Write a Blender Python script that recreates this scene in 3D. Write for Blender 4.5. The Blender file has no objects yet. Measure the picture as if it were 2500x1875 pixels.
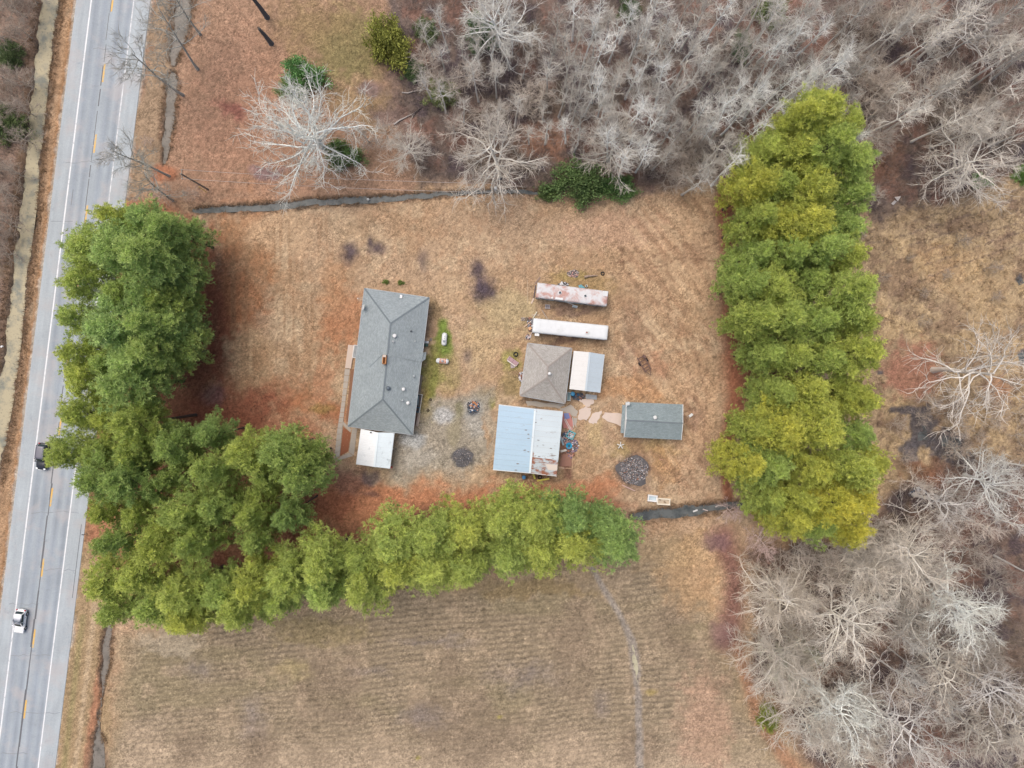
import bpy, math, random
import numpy as np
from mathutils import Vector, Matrix

scene = bpy.context.scene
COL = scene.collection

# ---------------------------------------------------------------- camera, sky, sun, exposure
CAM_H = 117.0                      # drone height in metres
F = 1667.0                         # focal length in pixels of the 2500 px wide photograph
TILT = -math.radians(1.6)
cam_d = bpy.data.cameras.new("camera")
cam_d.sensor_width = 36.0
cam_d.lens = 36.0 * F / 2500.0
cam_d.clip_end = 3000.0
cam = bpy.data.objects.new("camera", cam_d)
cam.location = (0, 0, CAM_H)
cam.rotation_euler = (TILT, 0, 0)
COL.objects.link(cam)
scene.camera = cam

SUN_EL, SUN_AZ = math.radians(66), math.radians(318)      # azimuth clockwise from north (+Y)
world = bpy.data.worlds.new("World")
scene.world = world
world.use_nodes = True
wn = world.node_tree
bg = wn.nodes["Background"]
sky = wn.nodes.new("ShaderNodeTexSky")
sky.sky_type = 'NISHITA'
sky.sun_disc = False
sky.sun_elevation = SUN_EL
sky.sun_rotation = SUN_AZ
sky.air_density = 1.0
sky.dust_density = 6.0
sky.ozone_density = 0.6
wn.links.new(sky.outputs[0], bg.inputs[0])
bg.inputs[1].default_value = 0.15

sun_d = bpy.data.lights.new("sun", 'SUN')
sun_d.energy = 1.25
sun_d.angle = math.radians(48)
sun_d.color = (1.0, 0.95, 0.88)
sun = bpy.data.objects.new("sun", sun_d)
_dir = Vector((math.sin(SUN_AZ) * math.cos(SUN_EL), math.cos(SUN_AZ) * math.cos(SUN_EL), math.sin(SUN_EL)))
sun.rotation_euler = _dir.to_track_quat('Z', 'Y').to_euler()
sun.location = (0, 0, 60)
COL.objects.link(sun)

vs = scene.view_settings
vs.view_transform = 'Standard'
vs.look = 'None'
vs.gamma = 1.0
vs.use_curve_mapping = False
vs.exposure = 0.29
scene.cycles.max_bounces = 6

# ---------------------------------------------------------------- photograph <-> place
_ca, _sa = math.cos(TILT), math.sin(TILT)
def P(px, py, z=0.0):
    """point of the place at height z seen at photograph pixel px, py"""
    x, y, w = (px - 1250) / F, (937.5 - py) / F, -1.0
    dx, dy, dz = x, y * _ca - w * _sa, y * _sa + w * _ca
    t = (z - CAM_H) / dz
    return Vector((dx * t, dy * t, z))
def to_px(x, y, z=0.0):
    rz = z - CAM_H
    cy = y * _ca + rz * _sa
    cz = -y * _sa + rz * _ca
    return 1250 + F * x / (-cz), 937.5 - F * cy / (-cz)

def lin(c):
    return tuple((v / 255 / 12.92) if v / 255 <= 0.04045 else ((v / 255 + 0.055) / 1.055) ** 2.4 for v in c)
K = 0.80                                      # albedo that gives a photographed value under this light
def alb(c, k=K):
    v_ = lin(c); s_ = 1 - 0.13 * min(1, max(0, (max(v_) - .40) / .35))
    return tuple(min(0.9, v * k * s_) for v in v_)

# ---------------------------------------------------------------- noise fields
_tables = {}
def vn(x, y, seed=0):
    if seed not in _tables:
        _tables[seed] = np.random.RandomState(seed + 77).rand(256, 256).astype(np.float32)
    t = _tables[seed]
    xi, yi = np.floor(x).astype(int), np.floor(y).astype(int)
    fx, fy = x - xi, y - yi
    fx, fy = fx * fx * (3 - 2 * fx), fy * fy * (3 - 2 * fy)
    a, b = t[xi & 255, yi & 255], t[(xi + 1) & 255, yi & 255]
    c, d = t[xi & 255, (yi + 1) & 255], t[(xi + 1) & 255, (yi + 1) & 255]
    return (a * (1 - fx) + b * fx) * (1 - fy) + (c * (1 - fx) + d * fx) * fy
def fbm(x, y, seed=0, octs=4):
    s, a, tot = 0, 1.0, 0
    for o in range(octs):
        s = s + a * vn(x * 2 ** o, y * 2 ** o, seed + o); tot += a; a *= 0.55
    return s / tot

# ---------------------------------------------------------------- materials
def new_mat(name):
    m = bpy.data.materials.new(name); m.use_nodes = True
    return m, m.node_tree, m.node_tree.nodes["Principled BSDF"]
def nd(nt, t, **kw):
    n = nt.nodes.new(t)
    for k, v in kw.items():
        setattr(n, k, v)
    return n
def mixc(nt, fac, a, b, mode='MIX'):
    n = nd(nt, 'ShaderNodeMix', data_type='RGBA', blend_type=mode)
    for i, v in ((0, fac), (6, a), (7, b)):
        if hasattr(v, 'is_output'):
            nt.links.new(v, n.inputs[i])
        else:
            n.inputs[i].default_value = (*v, 1) if isinstance(v, tuple) and len(v) == 3 else v
    return n.outputs[2]
def noise_tex(nt, scale, detail=4, rough=0.6, vec=None, dist=0.0):
    n = nd(nt, 'ShaderNodeTexNoise')
    n.inputs['Scale'].default_value = scale; n.inputs['Detail'].default_value = detail
    n.inputs['Roughness'].default_value = rough; n.inputs['Distortion'].default_value = dist
    if vec is not None: nt.links.new(vec, n.inputs['Vector'])
    return n.outputs['Fac']
def ramp(nt, fac, stops):
    n = nd(nt, 'ShaderNodeValToRGB')
    e = n.color_ramp.elements
    e[0].position, e[0].color = stops[0][0], (*stops[0][1], 1)
    e[1].position, e[1].color = stops[1][0], (*stops[1][1], 1)
    for p_, c in stops[2:]:
        q = e.new(p_); q.color = (*c, 1)
    nt.links.new(fac, n.inputs[0])
    return n.outputs[0]
def g3(v): return (v, v, v)
def objvec(nt):
    return nd(nt, 'ShaderNodeTexCoord').outputs['Object']

_mats = {}
def M(name, col=None, rough=0.7, metal=0.0, var=0.18, scale=1.2, spec=0.4, bump=0.0):
    """weathered plain paint / wood / plastic: base colour with two scales of grime"""
    if name in _mats: return _mats[name]
    m, nt, b = new_mat(name)
    v = objvec(nt)
    n1 = noise_tex(nt, scale, 5, 0.65, v); n2 = noise_tex(nt, scale * 9, 3, 0.6, v)
    c = mixc(nt, n1, tuple(x * (1 - var) for x in col), tuple(min(1, x * (1 + var)) for x in col))
    c = mixc(nt, 0.5, c, mixc(nt, n2, tuple(x * (1 - var) for x in col), tuple(min(1, x * (1 + var * .6)) for x in col)))
    nt.links.new(c, b.inputs['Base Color'])
    b.inputs['Roughness'].default_value = rough; b.inputs['Metallic'].default_value = metal
    b.inputs['Specular IOR Level'].default_value = spec
    if bump:
        bn = nd(nt, 'ShaderNodeBump'); bn.inputs['Strength'].default_value = bump; bn.inputs['Distance'].default_value = 0.03
        nt.links.new(n2, bn.inputs['Height']); nt.links.new(bn.outputs[0], b.inputs['Normal'])
    _mats[name] = m
    return m
def attr_mat(name, rough=0.9, detail=1.0, transl=0.0, tint=False, spec=0.2, scales=(2.3, 9.0), cells=()):
    """colour from the mesh's own colour attribute, with fine grain; tint multiplies the object's colour"""
    if name in _mats: return _mats[name]
    m, nt, b = new_mat(name)
    a = nd(nt, 'ShaderNodeAttribute', attribute_name='Col')
    c = a.outputs['Color']
    if detail and cells:
        geo = nd(nt, 'ShaderNodeNewGeometry').outputs['Position']
        for sc_v, lo_, hi_ in cells:
            vo = nd(nt, 'ShaderNodeTexVoronoi'); vo.inputs['Scale'].default_value = sc_v; nt.links.new(geo, vo.inputs['Vector'])
            sp_ = nd(nt, 'ShaderNodeSeparateColor'); nt.links.new(vo.outputs['Color'], sp_.inputs[0])
            c = mixc(nt, ramp(nt, noise_tex(nt, .11 + sc_v * .02, 4, .6, geo), [(.38, g3(.25)), (.62, g3(1.0))]), c, ramp(nt, sp_.outputs[0], [(0.0, g3(lo_)), (0.35, g3(.5 * lo_ + .5)), (0.65, g3(.5 * hi_ + .5)), (1.0, g3(hi_))]), 'MULTIPLY')
    if detail:
        geo = nd(nt, 'ShaderNodeNewGeometry').outputs['Position']
        n1 = noise_tex(nt, scales[0], 5, 0.75, geo)
        f = ramp(nt, n1, [(0.25, g3(1 - 0.48 * detail)), (0.75, g3(1 + 0.48 * detail))])
        c = mixc(nt, 1.0, c, f, 'MULTIPLY')
        n2 = noise_tex(nt, scales[1], 2, 0.6, geo)
        f = ramp(nt, n2, [(0.3, g3(1 - 0.3 * detail)), (0.7, g3(1 + 0.3 * detail))])
        c = mixc(nt, 1.0, c, f, 'MULTIPLY')
    if tint:
        oi = nd(nt, 'ShaderNodeObjectInfo')
        c = mixc(nt, 1.0, c, oi.outputs['Color'], 'MULTIPLY')
    nt.links.new(c, b.inputs['Base Color'])
    b.inputs['Roughness'].default_value = rough; b.inputs['Specular IOR Level'].default_value = spec
    if transl:
        tr = nd(nt, 'ShaderNodeBsdfTranslucent'); nt.links.new(c, tr.inputs[0])
        mx = nd(nt, 'ShaderNodeMixShader'); mx.inputs[0].default_value = transl
        out = nt.nodes['Material Output']
        nt.links.new(b.outputs[0], mx.inputs[1]); nt.links.new(tr.outputs[0], mx.inputs[2]); nt.links.new(mx.outputs[0], out.inputs[0])
    _mats[name] = m
    return m
def shingle_mat(name, c_lo, c_hi):
    m, nt, b = new_mat(name)
    uv = nd(nt, 'ShaderNodeUVMap', uv_map='slope').outputs[0]
    br = nd(nt, 'ShaderNodeTexBrick')
    br.inputs['Scale'].default_value = 1.0
    br.inputs['Brick Width'].default_value = 0.33; br.inputs['Row Height'].default_value = 0.145
    br.inputs['Mortar Size'].default_value = 0.008; br.inputs['Mortar Smooth'].default_value = 0.3
    br.inputs['Color1'].default_value = (*c_lo, 1); br.inputs['Color2'].default_value = (*c_hi, 1)
    br.inputs['Mortar'].default_value = (*tuple(x * 0.45 for x in c_lo), 1)
    nt.links.new(uv, br.inputs['Vector'])
    n1 = noise_tex(nt, 0.35, 4, 0.6, objvec(nt)); n2 = noise_tex(nt, 2.5, 4, 0.7, objvec(nt))
    c = mixc(nt, 1.0, br.outputs[0], ramp(nt, n1, [(0.3, g3(0.93)), (0.7, g3(1.06))]), 'MULTIPLY')
    c = mixc(nt, 1.0, c, ramp(nt, n2, [(0.3, g3(0.94)), (0.7, g3(1.05))]), 'MULTIPLY')
    nt.links.new(c, b.inputs['Base Color'])
    b.inputs['Roughness'].default_value = 0.85
    bn = nd(nt, 'ShaderNodeBump'); bn.inputs['Strength'].default_value = 0.6; bn.inputs['Distance'].default_value = 0.02
    nt.links.new(br.outputs['Fac'], bn.inputs['Height']); bn.invert = True
    nt.links.new(bn.outputs[0], b.inputs['Normal'])
    return m
def rust_mat(name, base, rust, amount=0.5, scale=0.9, rough=0.5, soft=0.08, spec=0.5, stretch=(1, 1, 1)):
    """painted metal with rust patches; amount = noise threshold (lower = more rust)"""
    m, nt, b = new_mat(name)
    mp = nd(nt, 'ShaderNodeMapping'); mp.inputs['Scale'].default_value = stretch
    nt.links.new(objvec(nt), mp.inputs[0])
    n1 = noise_tex(nt, scale, 6, 0.65, mp.outputs[0], 0.4); n2 = noise_tex(nt, scale * 5, 4, 0.7, mp.outputs[0])
    n3 = noise_tex(nt, scale * 0.35, 3, 0.5, mp.outputs[0])
    f = ramp(nt, n1, [(amount - soft, g3(0)), (amount + soft, g3(1))])
    cb = mixc(nt, n3, tuple(x * 0.86 for x in base), tuple(min(.92, x * 1.08) for x in base))
    cb = mixc(nt, ramp(nt, n2, [(0.35, g3(0.25)), (0.6, g3(0))]), cb, tuple(x * 0.8 for x in base))
    cr = mixc(nt, n2, tuple(x * 0.65 for x in rust), tuple(min(1, x * 1.35) for x in rust))
    nt.links.new(mixc(nt, f, cb, cr), b.inputs['Base Color'])
    b.inputs['Roughness'].default_value = rough; b.inputs['Specular IOR Level'].default_value = spec
    return m

# ---------------------------------------------------------------- objects
def tag(o, label=None, cat=None, group=None, kind=None):
    if label: o['label'] = label
    if cat: o['category'] = cat
    if group: o['group'] = group
    if kind: o['kind'] = kind
    return o
def thing(name, label, cat, loc=(0, 0, 0), rot=0.0, group=None):
    o = bpy.data.objects.new(name, None); COL.objects.link(o)
    o.empty_display_size = 0.5
    o.location = loc; o.rotation_euler = (0, 0, rot)
    return tag(o, label, cat, group)
def link(name, me, parent=None, loc=None):
    o = bpy.data.objects.new(name, me); COL.objects.link(o)
    if parent is not None: o.parent = parent
    if loc is not None: o.location = loc
    return o

class MB:
    """collects solids; build() links them as ONE mesh object"""
    def __init__(s): s.v, s.f, s.s = [], [], []
    def add(s, vs_, fs, smooth=False):
        n = len(s.v); s.v += [tuple(q) for q in vs_]
        for f in fs: s.f.append([i + n for i in f]); s.s.append(smooth)
    def box(s, c, size, rz=0.0, rx=0.0, ry=0.0, taper=1.0):
        R_ = Matrix.Rotation(rz, 3, 'Z') @ Matrix.Rotation(ry, 3, 'Y') @ Matrix.Rotation(rx, 3, 'X')
        c = Vector(c); h = Vector(size) / 2
        vs_ = []
        for z in (-1, 1):
            t = taper if z > 0 else 1
            for x, y in ((-1, -1), (1, -1), (1, 1), (-1, 1)):
                vs_.append(c + R_ @ Vector((x * h.x * t, y * h.y * t, z * h.z)))
        s.add(vs_, [(3, 2, 1, 0), (4, 5, 6, 7), (0, 1, 5, 4), (1, 2, 6, 5), (2, 3, 7, 6), (3, 0, 4, 7)])
        return s
    def beam(s, a, b, w, h):
        a, b = Vector(a), Vector(b); d = (b - a); L = d.length; d.normalize()
        up = Vector((0, 0, 1)) if abs(d.z) < 0.95 else Vector((1, 0, 0))
        r = d.cross(up).normalized(); u = r.cross(d)
        vs_ = []
        for q in (a, b):
            for i, j in ((-1, -1), (1, -1), (1, 1), (-1, 1)): vs_.append(q + r * i * w / 2 + u * j * h / 2)
        s.add(vs_, [(0, 1, 2, 3), (7, 6, 5, 4), (4, 5, 1, 0), (5, 6, 2, 1), (6, 7, 3, 2), (7, 4, 0, 3)])
        return s
    def tube(s, pts, rad, n=8, cap=True, smooth=True):
        pts = [Vector(q) for q in pts]
        if not hasattr(rad, '__len__'): rad = [rad] * len(pts)
        rings = []
        for i, q in enumerate(pts):
            d = (pts[min(i + 1, len(pts) - 1)] - pts[max(i - 1, 0)]).normalized()
            up = Vector((0, 0, 1)) if abs(d.z) < 0.9 else Vector((1, 0, 0))
            r = d.cross(up).normalized(); u = r.cross(d)
            rings.append([q + (r * math.cos(a) + u * math.sin(a)) * rad[i] for a in [2 * math.pi * k / n for k in range(n)]])
        vs_ = [q for r in rings for q in r]
        fs = []
        for i in range(len(pts) - 1):
            for k in range(n):
                fs.append((i * n + k, i * n + (k + 1) % n, (i + 1) * n + (k + 1) % n, (i + 1) * n + k))
        s.add(vs_, fs, smooth)
        if cap:
            m_ = len(pts) - 1
            s.add(vs_[:n], [tuple(range(n - 1, -1, -1))]); s.add(vs_[m_ * n:], [tuple(range(n))])
        return s
    def lathe(s, prof, n=14, c=(0, 0, 0), smooth=True):
        vs_ = [(c[0] + r * math.cos(2 * math.pi * k / n), c[1] + r * math.sin(2 * math.pi * k / n), c[2] + z) for r, z in prof for k in range(n)]
        fs = [(i * n + k, i * n + (k + 1) % n, (i + 1) * n + (k + 1) % n, (i + 1) * n + k) for i in range(len(prof) - 1) for k in range(n)]
        s.add(vs_, fs, smooth)
        return s
    def prism(s, poly, z0, z1):
        """poly: list of (x,y) ; closed solid between z0 and z1"""
        n = len(poly)
        a = sum(poly[i][0] * poly[(i + 1) % n][1] - poly[(i + 1) % n][0] * poly[i][1] for i in range(n))
        if a < 0: poly = poly[::-1]
        vs_ = [(q[0], q[1], z0) for q in poly] + [(q[0], q[1], z1) for q in poly]
        s.add(vs_, [tuple(range(n - 1, -1, -1)), tuple(range(n, 2 * n))] + [(i, (i + 1) % n, n + (i + 1) % n, n + i) for i in range(n)])
        return s
    def slab(s, quad, t):
        """a sheet of thickness t under the 3-D polygon quad (counter-clockwise seen from above)"""
        q = [Vector(a) for a in quad]; n = len(q)
        nr = (q[1] - q[0]).cross(q[2] - q[0]).normalized()
        if nr.z < 0: q = q[::-1]; nr = -nr
        vs_ = q + [a - nr * t for a in q]
        s.add(vs_, [tuple(range(n)), tuple(range(2 * n - 1, n - 1, -1))] + [(i, n + i, n + (i + 1) % n, (i + 1) % n) for i in range(n)])
        return s
    def build(s, name, mat, parent=None, org=None, uv=False, kind=None, label=None):
        me = bpy.data.meshes.new(name)
        if org is None: org = (0, 0, 0)
        me.from_pydata([(x - org[0], y - org[1], z - org[2]) for x, y, z in s.v], [], s.f)
        me.polygons.foreach_set('use_smooth', s.s)
        me.materials.append(mat)
        if uv:
            l = me.uv_layers.new(name='slope')
            for p_ in me.polygons:
                nr = p_.normal; h = Vector((0, 0, 1)).cross(nr)
                h = h.normalized() if h.length > 0.01 else Vector((1, 0, 0)); w = nr.cross(h)
                for li in p_.loop_indices:
                    co = me.vertices[me.loops[li].vertex_index].co
                    l.data[li].uv = (co.dot(h), co.dot(w))
        me.update()
        o = link(name, me, parent)
        if kind: o['kind'] = kind
        if label: o['label'] = label
        return o
def solo(mb, name, mat, label, cat, group=None, base=None):
    """a thing that is one mesh: origin at the middle of its base"""
    v = np.array(mb.v)
    if base is None: base = (v[:, 0].mean(), v[:, 1].mean(), v[:, 2].min())
    o = mb.build(name, mat, None, base); o.location = base
    return tag(o, label, cat, group)
def np_mesh(name, verts, faces, mat, cols=None, parent=None, smooth=False, corner=False):
    me = bpy.data.meshes.new(name)
    nf, k = faces.shape
    me.vertices.add(len(verts)); me.vertices.foreach_set('co', verts.astype(np.float32).ravel())
    me.loops.add(nf * k); me.loops.foreach_set('vertex_index', faces.astype(np.int32).ravel())
    me.polygons.add(nf)
    me.polygons.foreach_set('loop_start', np.arange(0, nf * k, k, dtype=np.int32))
    if smooth: me.polygons.foreach_set('use_smooth', np.ones(nf, bool))
    if cols is not None:
        at = me.color_attributes.new('Col', 'FLOAT_COLOR', 'POINT')
        c4 = np.ones((len(verts), 4), np.float32); c4[:, :3] = cols
        at.data.foreach_set('color', c4.ravel())
    me.materials.append(mat)
    me.update(calc_edges=True); me.validate()
    return me
# ---------------------------------------------------------------- ground: one sheet to the horizon
def seg_dist(X, Y, pts):
    """distance to a polyline of (x, y, width) in pixels; returns distance / (local half-width)"""
    best = np.full(X.shape, 1e9)
    for (x0, y0, w0), (x1, y1, w1) in zip(pts, pts[1:]):
        dx, dy = x1 - x0, y1 - y0
        t = np.clip(((X - x0) * dx + (Y - y0) * dy) / (dx * dx + dy * dy), 0, 1)
        d = np.hypot(X - x0 - t * dx, Y - y0 - t * dy) / ((w0 + (w1 - w0) * t) / 2)
        best = np.minimum(best, d)
    return best
def poly_sd(X, Y, poly):
    """signed distance in pixels, positive inside"""
    d = np.full(X.shape, 1e9); ins = np.zeros(X.shape, bool)
    n = len(poly)
    for i in range(n):
        x0, y0 = poly[i]; x1, y1 = poly[(i + 1) % n]
        dx, dy = x1 - x0, y1 - y0
        t = np.clip(((X - x0) * dx + (Y - y0) * dy) / (dx * dx + dy * dy + 1e-9), 0, 1)
        d = np.minimum(d, np.hypot(X - x0 - t * dx, Y - y0 - t * dy))
        c = ((y0 > Y) != (y1 > Y)) & (X < dx * (Y - y0) / (dy if abs(dy) > 1e-9 else 1e-9) + x0)
        ins ^= c
    return np.where(ins, d, -d)
def sm(t):
    t = np.clip(t, 0, 1); return t * t * (3 - 2 * t)

DITCH_N = [(470, 516, 8), (498, 513, 14), (560, 509, 15), (683, 504, 17), (791, 492, 15), (900, 488, 15), (1045, 477, 13), (1099, 473, 11), (1200, 466, 8), (1330, 470, 10)]
DITCH_S = [(1545, 1262, 14), (1570, 1258, 22), (1640, 1252, 25), (1720, 1242, 23), (1790, 1234, 18), (1900, 1228, 16)]
DITCH_E1 = [(452, -60, 38), (448, 0, 36), (436, 90, 34), (426, 135, 22), (422, 160, 8)]
DITCH_E2 = [(424, 178, 10), (420, 210, 26), (412, 300, 24), (406, 350, 18), (400, 400, 8)]
DITCH_E3 = [(270, 1500, 10), (262, 1550, 20), (258, 1600, 20), (252, 1645, 16), (247, 1700, 5), (240, 1775, 6), (238, 1815, 26), (236, 1880, 34), (232, 1960, 34)]
CREEK = [(128, -70, 44), (122, 0, 42), (108, 100, 42), (92, 250, 40), (80, 380, 38), (68, 500, 42), (55, 600, 42), (42, 720, 40), (30, 830, 42), (14, 950, 44), (-10, 1080, 46), (-60, 1300, 46)]
PATH = [(1441, 1378, 12), (1475, 1440, 14), (1506, 1488, 14), (1530, 1535, 14), (1543, 1567, 18), (1553, 1637, 22), (1557, 1684, 14), (1560, 1760, 16), (1562, 1875, 18), (1562, 1990, 18)]
DITCHES = [(DITCH_N, 0.55), (DITCH_S, 0.5), (DITCH_E1, 0.5), (DITCH_E2, 0.5), (DITCH_E3, 0.4), (CREEK, 0.75)]

def axis(lo, hi, step, far):
    a = np.arange(lo, hi + step, step)
    g = step; out = []; q = a[-1]
    while q < far: g *= 1.45; q += g; out.append(q)
    g = step; inn = []; q = a[0]
    while q > -far: g *= 1.45; q -= g; inn.append(q)
    return np.array(inn[::-1] + list(a) + out)
gx = axis(-91, 91, 0.31, 900); gy = axis(-70, 70, 0.31, 900)
GX, GY = np.meshgrid(gx, gy)
PX, PY = to_px(GX, GY)
rng = np.random.RandomState(4)

def ground_height(X, Y):
    px, py = to_px(X, Y)
    h = (fbm(X * 0.9, Y * 0.9, 3, 3) - 0.5) * 0.045 + (fbm(X * 0.05, Y * 0.05, 9, 2) - 0.5) * 0.12
    # furrows of the field to the south and ruts east of the sheds
    fld = sm(poly_sd(px, py, FIELD) / 40)
    fld = fld * sm(seg_dist(px, py, PATH) / 2 - .6)
    h = h + fld * 0.06 * np.sin((Y - 0.10 * X + 1.2 * vn(X * .07, Y * .07, 5)) * 2 * math.pi / 0.95)
    rut = sm(poly_sd(px, py, [(1500, 470), (1740, 470), (1760, 1220), (1640, 1230), (1500, 1180), (1640, 1000), (1640, 900), (1500, 800)]) / 40)
    h = h + rut * 0.10 * (vn(X * 1.5 + Y * 1.1, Y * 0.45 - X * .3, 21) - 0.5)
    wx = (vn(X * 0.5, Y * 0.5, 31) - .5) * 9 + (vn(X * 1.6, Y * 1.6, 33) - .5) * 7
    for pts, dep in DITCHES:
        d = seg_dist(px + wx, py + wx, pts)
        h = h - dep * (.75 + .5 * vn(X * .35, Y * .35, 35)) * sm((1.6 - d) / 1.25)
    d = seg_dist(px + wx, py, PATH); h = h - 0.10 * sm((1.3 - d) / .9)
    # flat pads under buildings and road
    for q in PADS:
        h = h * (1 - sm(poly_sd(px, py, q) / 14 + 1))
    return h
FIELD = [(300, 1560), (420, 1530), (700, 1480), (1000, 1440), (1300, 1400), (1440, 1370), (1640, 1300), (1750, 1500), (1850, 1720), (1960, 1900), (2000, 2100), (160, 2100), (262, 1880)]
def seg_poly(pts):
    L = [(x - w / 2, y) for x, y, w in pts]; R_ = [(x + w / 2, y) for x, y, w in pts]
    return L + R_[::-1]
ROAD_L = lambda y: 187.5 - 0.1243 * y
ROAD_R = lambda y: 367 - 0.1243 * y
PADS = [[(885, 700), (1052, 722), (1010, 1066), (960, 1150), (865, 1140), (846, 1045)],
        [(1300, 685), (1490, 705), (1484, 835), (1296, 818)],
        [(1284, 835), (1480, 860), (1468, 962), (1430, 1030), (1364, 1168), (1198, 1152), (1215, 985)],
        [(1512, 978), (1672, 984), (1668, 1080), (1510, 1072)],
        [(ROAD_L(-900) , -900), (ROAD_R(-900), -900), (ROAD_R(2800), 2800), (ROAD_L(2800), 2800)]]
GZ = ground_height(GX, GY)

C = np.zeros(GX.shape + (3,))
wX = PX + (fbm(GX * .22, GY * .22, 11, 4) - .5) * 70 + (vn(GX * 1.3, GY * 1.3, 13) - .5) * 16
wY = PY + (fbm(GX * .22, GY * .22, 17, 4) - .5) * 70 + (vn(GX * 1.3, GY * 1.3, 19) - .5) * 16
def put(m, c, a=1.0):
    m = (np.clip(m, 0, 1) * a)[..., None]
    C[:] = C * (1 - m) + np.array(alb(c)) * m
def blob(cx, cy, rx, ry, c, a=1.0, soft=0.6, rot=0.0, break_=0.6):
    ca, sa = math.cos(rot), math.sin(rot)
    ws = min(1.0, max(rx, ry) / 90) ** 1.5
    dx, dy = PX + (wX - PX) * ws - cx, PY + (wY - PY) * ws - cy
    d = np.hypot((dx * ca + dy * sa) / rx, (-dx * sa + dy * ca) / ry)
    put(sm((1 - d + break_ * (N3 - .5)) / soft), c, a)
def area(poly, c, a=1.0, soft=40):
    put(sm(poly_sd(wX, wY, poly) / soft + .5), c, a)
def band(pts, c, a=1.0, soft=0.5):
    put(sm((1 - seg_dist(PX + (N3 - .5) * 10, PY + (N3 - .5) * 10, pts)) / soft + .0), c, a)
N1 = fbm(GX * 0.09, GY * 0.09, 41, 4); N2 = fbm(GX * 0.3, GY * 0.3, 45, 4); N3 = fbm(GX * 0.9, GY * 0.9, 49, 3)

put(np.ones_like(GX), (182, 152, 122))
put(sm((N1 - .42) * 5), (170, 138, 106), .8)
put(sm((N2 - .52) * 6), (196, 170, 138), .55)
put(sm((N3 - .55) * 6), (162, 126, 96), .45)
# leaf-strewn ground of the north-west
area([(330, -900), (1010, -900), (1010, 300), (1010, 478), (470, 512), (300, 470)], (164, 130, 106), 1, 30)
blob(620, 300, 260, 330, (166, 124, 100), .7, .8)
blob(860, 110, 180, 150, (128, 118, 76), .9, .8); blob(760, 60, 150, 110, (144, 120, 84), .7, .8); blob(900, 260, 120, 70, (140, 120, 84), .6)
blob(560, 270, 60, 26, (134, 78, 72), .75, .8, .3); blob(650, 420, 60, 20, (124, 104, 112), .7); blob(910, 220, 50, 30, (128, 108, 112), .7); blob(950, 280, 60, 30, (120, 100, 106), .6)
blob(390, 120, 40, 60, (178, 112, 78), .8); blob(395, 425, 60, 30, (174, 106, 72), .7)
# woods floor, north and south-east
WOOD_N = [(985, -900), (3400, -900), (3400, 520), (2500, 430), (2330, 500), (2120, 560), (2080, 400), (1880, 420), (1700, 452), (1560, 462), (1340, 470), (1180, 455), (1020, 440), (960, 250)]
WOOD_SE = [(1830, 1330), (2090, 1320), (2160, 1190), (2300, 1110), (2700, 1020), (3400, 1100), (3400, 2800), (2080, 2800), (1990, 1880), (1850, 1640)]
area(WOOD_N, (112, 97, 92), .95, 40)
area(WOOD_SE, (122, 100, 90), .95, 40)
WN = sm(poly_sd(wX, wY, WOOD_N) / 40) + sm(poly_sd(wX, wY, WOOD_SE) / 40)
put(WN * sm((N2 - .5) * 7), (136, 96, 82), .6); put(WN * sm((N1 - .52) * 7), (98, 92, 80), .6); put(WN * sm((.48 - N2) * 8), (76, 66, 76), .75)
blob(1330, 340, 110, 70, (168, 122, 96), .6); blob(2150, 380, 90, 110, (136, 100, 80), .6)
# verges by the road
area([(-900, -900), (103, -900), (103, 0), (48, 500), (0, 950), (-60, 2800), (-900, 2800)], (140, 116, 102), 1, 16)
put(sm((50 - PX) / 30 - (PY - 0) / 1200) * sm((N2 - .5) * 7), (110, 100, 84), .5)
area([(141, -900), (ROAD_L(-900), -900), (ROAD_L(2800), 2800), (-330, 2800), (32, 950), (90, 500), (141, 0)], (176, 140, 106), 1, 10)
put(sm((1 - np.abs(PX - ROAD_L(PY) + 8) / 9)), (160, 116, 76), .6)
for fe in (ROAD_L, ROAD_R): put(sm(1.3 - np.abs(PX - fe(PY) + (N3 - .5) * 14) / 7), (176, 170, 162), .75)
area([(367 + 100, -900), (440, 0), (405, 380), (360, 470), (ROAD_R(470), 470), (ROAD_R(-900), -900)], (160, 134, 108), 1, 14)
area([(ROAD_R(1200), 1200), (290, 1300), (270, 1480), (262, 1880), (200, 2800), (ROAD_R(2800), 2800)], (164, 138, 104), 1, 14)
put(sm(1 - np.abs(PX - ROAD_R(PY) - 22) / 14) * (PY > 1500), (140, 134, 84), .5)
band([(232, 1480, 24), (205, 1700, 20), (180, 1900, 20)], (200, 174, 142), .6, .8)
band([(275, 1480, 30), (225, 1780, 40), (210, 1880, 20)], (172, 112, 84), .7, .7)
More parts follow.
